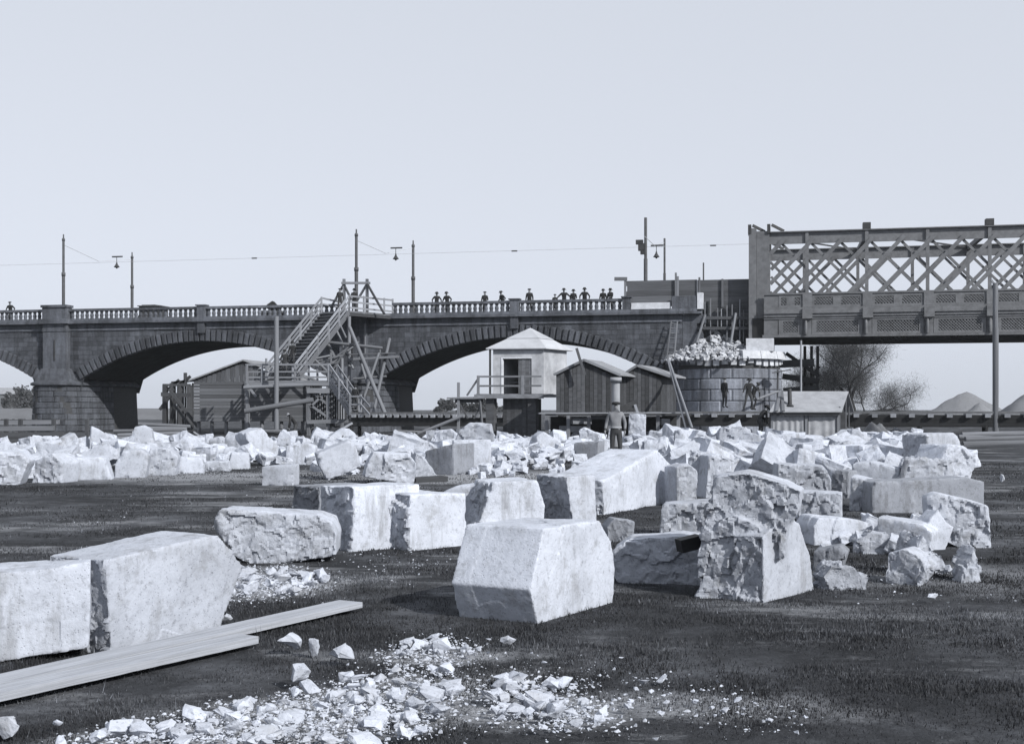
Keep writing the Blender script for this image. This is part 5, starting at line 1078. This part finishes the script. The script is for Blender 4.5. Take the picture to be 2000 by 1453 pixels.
# ================================================================ LOGS, TARPAULIN, TIMBER STACKS
def logs(rows, grp, lab0, mat='log'):
    for i, (x0, y0, x1, y1, d, dia, lab) in enumerate(rows): tag(pole('log', at(x0, y0, d), at(x1, y1, d+.4), dia, M[mat]), lab, 'log', grp)
logs([(1878, 849, 2040, 846, 66, .30, 'topmost peeled log at the right edge'), (1885, 858, 2040, 855, 62, .28, 'middle peeled log at the right edge'), (1880, 868, 2040, 864, 58, .30, 'nearest peeled log at the right edge'), (1872, 853, 1990, 858, 64, .24, 'thin peeled log wedged in the pile at the right edge')], 'logs at the right edge', '')
logs([(212, 857, 362, 852, 62, .20, 'nearest long pole in the stack before the left pier'), (230, 850, 352, 846, 64, .2, 'second long pole in the stack before the left pier'), (222, 842, 358, 840, 66, .2, 'third long pole in the stack before the left pier'), (270, 828, 372, 833, 72, .22, 'top long pole in the stack under the left arch'), (265, 836, 365, 838, 70, .22, 'lower long pole in the stack under the left arch')], 'poles before the left pier', '')
for i, (y, d, lab) in enumerate(((866, 58, 'nearest dark beam at the far left'), (858, 62, 'second dark beam at the far left'), (851, 66, 'third dark beam at the far left'), (838, 75, 'upper beam at the far left'), (826, 82, 'topmost rail at the far left'))): tag(beam('squared_timber', at(-60, y, d), at(105+10*i % 30, y-2, d), .35, .28, WD if i < 3 else W_), lab, 'beam', 'beams at the far left')
for px, lab in ((12, 'fence post at the far left edge'), (40, 'dark fence post left of the left pier'), (105, 'thin stake at the foot of the left pier'), (170, 'thin stake right of the left pier')): tag(beam('stake', atz(px, 0, 76), at(px, 818, 76), .2, .2, WD), lab, 'post')
tp_ = []; tf = []; nn = 26
tar_c = gr(1742, 872)
for j in range(nn):
    for i in range(nn):
        a = (i/(nn-1)-.5)*2; c = (j/(nn-1)-.5)*2; r_ = math.hypot(a*.9, c); h = max(0, 1.05*(1-abs(a+.15)**1.4)*(1-.55*abs(c)))*(1+.16*math.sin(a*14+c*5))
        tp_.append((tar_c.x+a*1.15+.1*c, tar_c.y+2+c*1.2, max(-.02, h)))
for j in range(nn-1):
    for i in range(nn-1): tf.append((j*nn+i, j*nn+i+1, (j+1)*nn+i+1, (j+1)*nn+i))
tag(mesh('tarpaulin', tp_, tf, M['tarp'], None, True), 'dark folded tarpaulin thrown over a heap near the right trestle', 'tarpaulin')
for lab, a, c, d, w, h in (('slanting plank in front of the board shed', (378, 843), (420, 872), 56, .3, .07), ('plank slanting over the carved stone', (624, 862), (688, 826), 56, .4, .08), ('short upright stick at the right heap', (1673, 838), (1690, 862), 45, .12, .06), ('pale plank lying before the canvas hut', (1590, 862), (1660, 860), 50, .3, .08), ('dark slab on top of the white slab row', (806, 938), (868, 934), 28.8, .5, .12), ('board lying on the right heap below the tarpaulin', (1690, 868), (1750, 862), 52, .3, .1)):  # the dark one stands for a stone slab
    tag(beam('loose_plank', at(*a, d), at(*c, d+.3), w, h, WL if 'dark' not in lab else WD), lab, 'plank')
# pipes and clutter under the trestle
for i, (x0, y0, x1, y1, lab) in enumerate(((765, 830, 805, 829, 'left pale pipe lying under the track'), (815, 830, 850, 829, 'right pale pipe lying under the track'), (770, 842, 850, 845, 'dark pipe lying lowest under the track'))): tag(pole('pipe', at(x0, y0, 80), at(x1, y1, 80), .2, WL if i < 2 else W_), lab, 'pipe')
# ================================================================ PEOPLE
BASEJ = dict(pel=(0, 0, .95), spi=(0, .01, 1.13), che=(0, .0, 1.33), nec=(0, 0, 1.47), hea=(0, -.02, 1.58), top=(0, .0, 1.69),
    shL=(.17, 0, 1.41), elL=(.23, .03, 1.13), wrL=(.24, -.05, .89), haL=(.24, -.08, .80), hiL=(.09, 0, .90), knL=(.11, -.03, .50), anL=(.12, .02, .09), toL=(.14, -.15, .03))
RADJ = dict(pel=(.15, .11), spi=(.14, .10), che=(.165, .115), nec=(.066, .066), hea=(.078, .095), top=(.055, .07), sh=(.075, .075), el=(.052, .052), wr=(.036, .036), ha=(.042, .025), hi=(.10, .1), kn=(.066, .066), an=(.046, .046), to=(.042, .03))
LINKS = [('pel', 'spi'), ('spi', 'che'), ('che', 'nec'), ('nec', 'hea'), ('hea', 'top')]+[(a.replace('?', s), c.replace('?', s)) for s in 'LR' for a, c in (('che', 'sh?'), ('sh?', 'el?'), ('el?', 'wr?'), ('wr?', 'ha?'), ('pel', 'hi?'), ('hi?', 'kn?'), ('kn?', 'an?'), ('an?', 'to?'))]
def pose(**kw):
    J = {}
    for k, v in BASEJ.items():
        J[k] = Vector(v)
        if k.endswith('L'): J[k[:-1]+'R'] = Vector((-v[0], v[1], v[2]))
    for k, v in kw.items(): J[k] = Vector(v)
    return J
def bend(J, deg, keys=('spi', 'che', 'nec', 'hea', 'top', 'shL', 'shR', 'elL', 'elR', 'wrL', 'wrR', 'haL', 'haR')):
    m = Matrix.Rotation(R(deg), 3, 'X'); o = J['pel']
    for k in keys: J[k] = o+m @ (J[k]-o)
    return J
POSES = dict(stand=pose(), side=pose(elL=(.2, -.1, 1.15), wrL=(.1, -.25, 1.1), haL=(.05, -.3, 1.12)),
    lean=bend(pose(elL=(.33, .05, 1.18), wrL=(.30, -.22, 1.04), haL=(.28, -.28, 1.02), elR=(-.33, .05, 1.18), wrR=(-.30, -.22, 1.04), haR=(-.28, -.28, 1.02)), 14),
    spread=bend(pose(elL=(.40, .0, 1.20), wrL=(.55, -.15, 1.02), haL=(.57, -.2, 1.0), elR=(-.40, 0, 1.2), wrR=(-.55, -.15, 1.02), haR=(-.57, -.2, 1.0)), 10),
    walk=pose(knL=(.10, -.22, .55), anL=(.10, -.15, .14), toL=(.1, -.32, .12), knR=(-.10, .05, .5), anR=(-.1, .25, .12), toR=(-.1, .12, .04), elL=(.22, .15, 1.15), wrL=(.2, .1, .92), haL=(.2, .08, .84)),
    bent=bend(pose(elL=(.22, -.25, 1.2), wrL=(.15, -.45, 1.05), haL=(.13, -.52, 1.02), elR=(-.22, -.2, 1.15), wrR=(-.2, -.4, .95), haR=(-.2, -.46, .9), knL=(.14, -.12, .52), knR=(-.14, -.1, .52)), 38),
    pull=bend(pose(elL=(.36, -.08, 1.25), wrL=(.5, -.18, 1.08), haL=(.55, -.2, 1.03), elR=(-.3, -.15, 1.2), wrR=(-.4, -.3, 1.0), haR=(-.42, -.35, .95), knL=(.18, -.05, .5), anL=(.25, .05, .09), toL=(.3, -.1, .03), knR=(-.18, -.08, .5), anR=(-.25, 0, .09), toR=(-.28, -.15, .03)), 12),
    bare=pose(elL=(.26, .05, 1.14), wrL=(.25, -.03, .92), haL=(.25, -.06, .83), elR=(-.27, .04, 1.14), wrR=(-.30, -.06, .93), haR=(-.31, -.10, .85), knL=(.12, -.06, .5), knR=(-.11, .0, .5)))
TMP2 = bpy.data.collections.new('tmp2'); COL.children.link(TMP2); ptmp = {}
for nm, J in POSES.items():
    keys = list(J); me = bpy.data.meshes.new('body'); me.from_pydata([tuple(J[k]) for k in keys], [(keys.index(a), keys.index(c)) for a, c in LINKS], [])
    o = bpy.data.objects.new('b', me); TMP2.objects.link(o); md = o.modifiers.new('s', 'SKIN'); md.use_smooth_shade = True
    for i, k in enumerate(keys):
        r_ = RADJ.get(k) or RADJ[k[:-1]]; sk = me.skin_vertices[0].data[i]
        if nm == 'bare' and k in ('che', 'spi'): r_ = (r_[0]*1.05, r_[1]*1.05)
        sk.radius = r_; sk.use_root = (k == 'pel')
    sb = o.modifiers.new('u', 'SUBSURF'); sb.levels = sb.render_levels = 1; ptmp[nm] = o
dg = bpy.context.evaluated_depsgraph_get(); PM = {}
for nm, o in ptmp.items():
    me = bpy.data.meshes.new_from_object(o.evaluated_get(dg)); J = POSES[nm]; me.name = 'body'
    me.materials.clear()
    for k in ('coat', 'trouser', 'skin', 'black'): me.materials.append(M[k])
    seg = [(J[a], J[c], a, c) for a, c in LINKS]
    for p in me.polygons:
        c_ = p.center; best = (9, None)
        for A, B_, a, c in seg:
            t = max(0, min(1, (c_-A).dot(B_-A)/max(1e-6, (B_-A).length_squared))); dd = (c_-A.lerp(B_, t)).length
            if dd < best[0]: best = (dd, (a, c, t))
        a, c, t = best[1]
        if c in ('hea', 'top') or c[:2] == 'ha': mi = 2
        elif c[:2] in ('hi', 'kn', 'an'): mi = 1
        elif c[:2] == 'to': mi = 3
        else: mi = 2 if nm == 'bare' and (c_.z > 1.0) else (1 if nm == 'bare' else 0)
        if nm == 'bare' and (a == 'pel' and c == 'spi' and c_.z < 1.02): mi = 1
        if nm != 'bare' and c[:2] == 'hi' : mi = 0
        p.material_index = mi
    me.polygons.foreach_set('use_smooth', [True]*len(me.polygons)); me.update(); PM[nm] = me
for o in list(TMP2.objects): me = o.data; bpy.data.objects.remove(o); bpy.data.meshes.remove(me)
bpy.data.collections.remove(TMP2)
def lathe_mesh(name, prof, n, mat, sy=1.0):
    v, f = [], []
    for r_, z_ in prof:
        for i in range(n): a = 6.2832*i/n; v.append((r_*math.cos(a), r_*math.sin(a)*sy, z_))
    for j in range(len(prof)-1):
        for i in range(n): f.append((j*n+i, j*n+(i+1) % n, j*n+n+(i+1) % n, j*n+n+i))
    f.append(tuple(range((len(prof)-1)*n, len(prof)*n))); me = bpy.data.meshes.new(name); me.from_pydata(v, [], f); me.update(); me.materials.append(mat); me.polygons.foreach_set('use_smooth', [True]*len(me.polygons)); return me
HATM = dict(hat=lathe_mesh('hat', [(.165, -.035), (.17, -.022), (.112, -.01), (.105, .05), (.085, .085), (.03, .09)], 14, M['coat'], 1.12), cap=lathe_mesh('cap', [(.10, -.02), (.125, .0), (.128, .03), (.09, .06), (.03, .07)], 14, M['coat'], 1.15))
def person(label, nm, loc, rz, hat='hat', sc=1.0, group=None):
    t_ = thing('person', label, 'person', loc, group); J = POSES[nm]
    t_.rotation_euler = (0, 0, rz); t_.scale = (sc, sc, sc)
    bo = bpy.data.objects.new('body', PM[nm]); COL.objects.link(bo); bo.parent = t_
    if hat:
        h = bpy.data.objects.new(hat, HATM[hat]); COL.objects.link(h); h.parent = t_
        ax = (J['top']-J['nec']).normalized(); h.location = J['top']-ax*.005; h.rotation_mode = 'QUATERNION'; h.rotation_quaternion = ax.to_track_quat('Z', 'Y')
    return t_
DK = 8.285; grp = 'onlookers along the bridge balustrade'
for px, nm, hat, sc, rz, lab in ((853, 'lean', 'hat', 1.0, .3, 'onlooker in dark coat, leftmost of the pair by the tapering pole'), (874, 'lean', 'hat', 1.0, -.2, 'onlooker in dark coat, right one of the pair by the tapering pole'), (947, 'side', 'cap', .98, .5, 'lone onlooker in cap left of the middle pedestal'),
        (982, 'lean', 'hat', .99, -.7, 'onlooker bending forward just left of the middle pedestal'), (1034, 'stand', 'cap', 1.06, 0, 'tall upright onlooker right of the middle pedestal'), (1084, 'stand', 'cap', .82, .3, 'small onlooker whose head barely tops the balustrade'), (1102, 'spread', 'hat', 1.04, 0, 'onlooker with both arms spread on the balustrade'),
        (1120, 'side', 'hat', .99, .4, 'onlooker standing just right of the spread-armed one'), (1142, 'lean', 'hat', 1.05, .1, 'broad onlooker in hat alone near the bridge end'), (1178, 'stand', 'hat', .98, .2, 'left one of the last two onlookers before the hoarding'), (1192, 'side', 'hat', 1.0, -.3, 'right one of the last two onlookers before the hoarding'), (21, 'lean', 'cap', .97, .2, 'single onlooker at the far left end of the bridge')):
    u = bu(px, 590, .55)[0]; person(lab, nm, b(u, .55, DK), BA+rz, hat, sc, grp)
for px, v, rz, lab in ((1552, 3, .5, 'walker crossing the truss near its end post'), (1612, 6, -1, 'walker by the second upright of the truss'), (1775, 5, .7, 'walker in the middle of the truss'), (1740, 7, 0, 'walker on the far side of the truss'), (1940, 3, .3, 'walker on the truss behind the timber mast')):
    u = bu(px, 560, v)[0]; person(lab, 'walk', b(u, v, 8.2), BA+rz, 'hat', 1.0, 'walkers on the truss')
person('person in hat at the top of the stairs beside the gate post', 'stand', atz(664, 8.48, 87.2), .3, 'cap', .98); person('person in coat standing on the stair platform behind the rail', 'side', atz(692, 8.47, 87.6), .2, 'hat', 1.0)
person('person in dark coat coming down onto the lower landing', 'walk', atz(556, 3.75, 79.6), .2, 'hat', 1.0); person('second person just behind on the bottom steps', 'walk', atz(571, 4.4, 80.6), .1, 'hat', .97)
person('person in dark clothes standing at the foot of the stairs', 'stand', atz(694, 1.47, 77.6), 2.8, 'hat', 1.0); person('workman bending down beside the board shed', 'bent', atz(578, 0, 63), -1.3, None, .97)
person('workman in long coat standing before the round pier', 'stand', atz(1415, 1.75, 72), 2.2, 'cap', 1.0); person('workman hauling with arms wide before the round pier', 'pull', atz(1462, 1.62, 71), .1, 'hat', 1.05); person('second workman close behind the hauling one', 'bent', atz(1470, 1.62, 72.6), .6, 'cap', 1.0)
person('dark figure stooping beside the canvas hut', 'bent', atz(1483, .25, 60.5), 1.9, 'hat', 1.0)
hm_ = person('shirtless workman in cap and dark trousers among the stones', 'bare', atz(1203, .12, 35), -.12, 'cap', 1.0)
# belt, nose, brow and fingers of the shirtless man
bm = bmesh.new()
def tube(bm, pts, rads, n=6):
    rings = []
    for i, p in enumerate(pts):
        d = (pts[min(i+1, len(pts)-1)]-pts[max(i-1, 0)]).normalized(); q = d.to_track_quat('Z', 'Y'); rings.append([bm.verts.new(p+q @ Vector((rads[i]*math.cos(6.2832*k/n), rads[i]*math.sin(6.2832*k/n), 0))) for k in range(n)])
    for a, c in zip(rings, rings[1:]):
        for k in range(n): bm.faces.new((a[k], a[(k+1) % n], c[(k+1) % n], c[k]))
    bm.faces.new(rings[-1]); bm.faces.new(rings[0][::-1])
J = POSES['bare']
bm.from_mesh(PM['bare'])
tube(bm, [Vector((0, -.10, 1.60)), Vector((0, -.125, 1.565)), Vector((0, -.10, 1.55))], [.012, .018, .012])
for s, w_ in ((1, 'L'), (-1, 'R')):
    h0 = J['ha'+w_]; 
    for k, ln_ in enumerate((.07, .08, .075, .06)): tube(bm, [h0+Vector((0, -.02+.014*k, -.01)), h0+Vector((-s*.01, -.03+.016*k, -.04)), h0+Vector((-s*.025, -.03+.016*k, -.01-ln_))], [.011, .010, .007])
    tube(bm, [h0+Vector((-s*.01, -.03, .03)), h0+Vector((-s*.03, -.06, -.01)), h0+Vector((-s*.03, -.065, -.04))], [.012, .011, .008])
me = bpy.data.meshes.new('body'); bm.to_mesh(me); bm.free()
for k in ('coat', 'trouser', 'skin', 'black'): me.materials.append(M[k])
for p in me.polygons[len(PM['bare'].polygons):]: p.material_index = 2
for c in hm_.children:
    if c.name.startswith('body'): c.data = me
belt = lathe_mesh('belt', [(.158, 0), (.163, .01), (.163, .045), (.158, .055)], 20, M['shirt'], .74); bo = bpy.data.objects.new('belt', belt); COL.objects.link(bo); bo.parent = hm_; bo.location = (0, .0, 1.0)
sack = None
# ================================================================ VEHICLES BEHIND THE PARAPET
cv = thing('covered_wagon', 'roof of a low dark wagon passing behind the left balustrade', 'wagon', b(8.6, 3.5, 8.28))
u0, u1 = bu(278, 600, 3.5)[0], bu(322, 600, 3.5)[0]
bbox('body', u0+.1, u1-.1, 2.8, 4.2, 8.75, 9.62, M['iron_dk'], cv)
for i in range(5): a = i/5; bbox('roof_rib', u0+(u1-u0)*a, u0+(u1-u0)*(a+.19), 2.7, 4.3, 9.625, 9.74-.05*(i in (0, 4)), M['pole_m'], cv)
for uu in (u0+.4, u1-.4):
    for v_ in (2.75, 4.25): w = pole('wheel', b(uu, v_-.04, 8.68), b(uu, v_+.04, 8.68), .8, M['wood_dk'], cv)
ct = thing('loaded_cart', 'dark bundle on a cart passing left of the staircase', 'cart', b(17.5, 3, 8.28))
uc = bu(532, 594, 3)[0]; bbox('bed', uc-.8, uc+.8, 2.4, 3.6, 8.95, 9.1, M['wood_dk'], ct); o = link('bundle', hull_mesh('bundle', rand_pts(random.Random(5), 26), 2, .04, 3), M['coat'], ct); o.location = b(uc, 3, 9.4); o.scale = (1.1, 1.0, .95)
for s in (-.5, .5):
    for v_ in (2.35, 3.65): pole('wheel', b(uc+s, v_-.04, 8.66), b(uc+s, v_+.04, 8.66), .75, M['wood_dk'], ct)
# ================================================================ TREES AND DISTANCE
def tree(label, base, hgt, spread, nleaf, leaf, seed, mat, group=None, deep=4, name='leafing_tree', twig=0):
    r_ = random.Random(seed); t_ = thing(name, label, 'tree', base, group); bm = bmesh.new(); tips = []
    def grow(p, d, L, rad, lv):
        n = 3; pts = [p]; q = p
        for i in range(n):
            d = (d+Vector((r_.gauss(0, .16), r_.gauss(0, .16), r_.gauss(.03, .1)))).normalized(); q = q+d*L/n; pts.append(q)
            if lv >= 2: tips.append(q)
        tube(bm, pts, [rad*(1-.4*i/n) for i in range(n+1)], 6 if lv < 2 else 4)
        if lv >= deep: return
        for k in range(4 if lv < 2 else 3):
            s = pts[1+r_.randrange(n)] if k else pts[-1]; nd = (d*.7+Vector((r_.gauss(0, .75), r_.gauss(0, .75), r_.gauss(.12, .4)))*spread).normalized(); grow(s, nd, L*(r_.uniform(.6, .82) if not (twig and lv == 0) else 1.15), rad*.55, lv+1)
    grow(Vector(base), Vector((0, 0, 1)), hgt*(.17 if twig else .30), hgt*(.018 if twig else .028), 0)
    me = bpy.data.meshes.new('trunk'); bm.to_mesh(me); bm.free(); link('trunk', me, M['bark'], t_)
    r2 = np.random.default_rng(seed); T = np.array([p[:] for p in tips]); C = T[r2.integers(0, len(T), nleaf)]+r2.normal(0, hgt*.035, (nleaf, 3))
    A = r2.normal(0, 1, (nleaf, 3)); A /= np.linalg.norm(A, axis=1)[:, None]; B_ = np.cross(A, r2.normal(0, 1, (nleaf, 3))); B_ /= np.linalg.norm(B_, axis=1)[:, None]
    s = (leaf*(.5+r2.random(nleaf)))[:, None]; A = (A+np.array([0, 0, -.25]))*(1+twig*3); B_ = B_*(.13 if twig else 1); Vv = np.stack([C-A*s, C+B_*s*.6, C+A*s, C-B_*s*.6], 1).reshape(-1, 3)
    me = bpy.data.meshes.new('crown'); nV = len(Vv); me.vertices.add(nV); me.vertices.foreach_set('co', Vv.ravel()); me.loops.add(nV); me.loops.foreach_set('vertex_index', np.arange(nV, dtype=np.int32)); me.polygons.add(nV//4); me.polygons.foreach_set('loop_start', np.arange(0, nV, 4, dtype=np.int32)); me.update(calc_edges=True)
    link('crown', me, mat, t_); return t_
tree('thin-leaved spring tree standing beyond the truss bridge', atz(1672, 0, 118), 15.5, .8, 52000, .07, 27, M['leaf'], deep=5, twig=1)
tree('bare dark tree close behind the round pier staging', atz(1628, 0, 122), 12.5, 1.0, 42000, .065, 35, M['leaf'], deep=5, twig=1)
gT = 'far trees through the arches'
for i, (px, d, h, lab) in enumerate(((870, 230, 5.0, 'far tree nearest the second pier'), (902, 245, 4.2, 'far low tree second from the second pier'), (935, 240, 4.6, 'far tree just left of the hut platform'), (962, 260, 3.6, 'far tree hidden behind the hut legs'), (985, 250, 3.5, 'far small tree under the hut'), (28, 270, 7.2, 'far round tree on the left rise'), (50, 262, 8.0, 'far tallest tree on the left rise'), (70, 310, 7.0, 'far tree next to the left pier'), (30, 250, 4.2, 'far bush below the pale house'), (-8, 300, 8.6, 'far tree at the left edge'))):
    tree(lab, atz(px, 0, d), h, 1.1, 2600, .28, 60+i, M['leaf_far'], gT, name='far_tree')
def mound(name, label, c, rx, ry, h, mat, cat='mound', kind=None):
    v, f = [], []; n, m = 14, 40; P = []
    for j in range(n+1):
        r_ = j/n
        for i in range(m): a = 6.2832*i/m; P.append((c.x+rx*r_*math.cos(a), c.y+ry*r_*math.sin(a), h*max(0, 1-r_)**.92-.03))
    P = np.array(P); P[:, 2] += fbm(P*.9, 4, 5)*h*.09
    for j in range(n):
        for i in range(m): f.append((j*m+i, (j+1)*m+i, (j+1)*m+(i+1) % m, j*m+(i+1) % m))
    o = mesh(name, P.tolist(), f, mat, None, True); return tag(o, label, cat, None, kind) if not kind else tag(o, None, None, None, kind)
mound('gravel_mound', 'pale gravel mound left of the timber mast', atz(1888, 0, 130), 6.4, 4.2, 3.6, M['gravel']); mound('gravel_mound', 'pale gravel mound cut by the right edge', atz(2035, 0, 126), 6.0, 4.5, 4.3, M['gravel']); mound('gravel_mound', 'small pale gravel mound in front of the left mound', atz(1915, 0, 124), 3.0, 3.0, 2.4, M['gravel'])
# embankment and house beyond the left arch
eb = mesh('embankment', [(-190, 205, 0), (-22, 205, 0), (-22, 210, 1.7), (-190, 210, 1.7), (-190, 235, 1.9), (-22, 235, 1.9), (-22, 245, 0), (-190, 245, 0)], [(0, 1, 2, 3), (3, 2, 5, 4), (4, 5, 6, 7), (1, 6, 5, 2), (0, 3, 4, 7)], M['far_bank']); tag(eb, None, None, None, 'structure')
hs = thing('far_house', 'pale house with low roof on the rise beyond the left arch', 'house', atz(8, 0, 285)); box('wall', atz(6, 2.6, 285), (9, 5, 5.2), 0, M['far_wall'], hs)
q = atz(6, 5.2, 285); mesh('roof', [q+Vector((-4.8, -2.8, 0)), q+Vector((4.8, -2.8, 0)), q+Vector((4.8, 2.8, 0)), q+Vector((-4.8, 2.8, 0)), q+Vector((-4, 0, 1.5)), q+Vector((4, 0, 1.5))], [(0, 1, 5, 4), (2, 3, 4, 5), (1, 2, 5), (3, 0, 4), (3, 2, 1, 0)], M['roof_gr'], hs)
for i in range(4): box('window', q+Vector((-3+2*i, -2.52, -1.6)), (.9, .06, 1.4), 0, M['pane'], hs)
fence = thing('field_fence', 'low post and rail fence on the grass beyond the left pier', 'fence', atz(30, 0, 86))
for i in range(6): p = atz(-40+i*22, 0, 86); beam('post', p, p+UPZ*1.0, .12, .12, WD, fence)
for h in (.45, .9): beam('rail', atz(-45, h, 85.95), atz(75, h, 85.95), .06, .1, WD, fence)
# ================================================================ HAZE
hz = mesh('haze', [(x, y, z) for x in (-420, 420) for y in (-40, 700) for z in (-1.5, 16.)], [(0, 1, 3, 2), (4, 6, 7, 5), (0, 4, 5, 1), (2, 3, 7, 6), (0, 2, 6, 4), (1, 5, 7, 3)])
hm2 = bpy.data.materials.new('haze_air'); hm2.use_nodes = True; t = hm2.node_tree; t.nodes.remove(t.nodes['Principled BSDF'])
pv = t.nodes.new('ShaderNodeVolumePrincipled'); pv.inputs['Color'].default_value = (.93, .97, 1, 1); pv.inputs['Density'].default_value = .00022; pv.inputs['Anisotropy'].default_value = .2
t.links.new(pv.outputs[0], t.nodes['Material Output'].inputs['Volume']); hz.data.materials.append(hm2); tag(hz, 'thin pale haze in the air over the building site', 'haze', None, 'stuff')
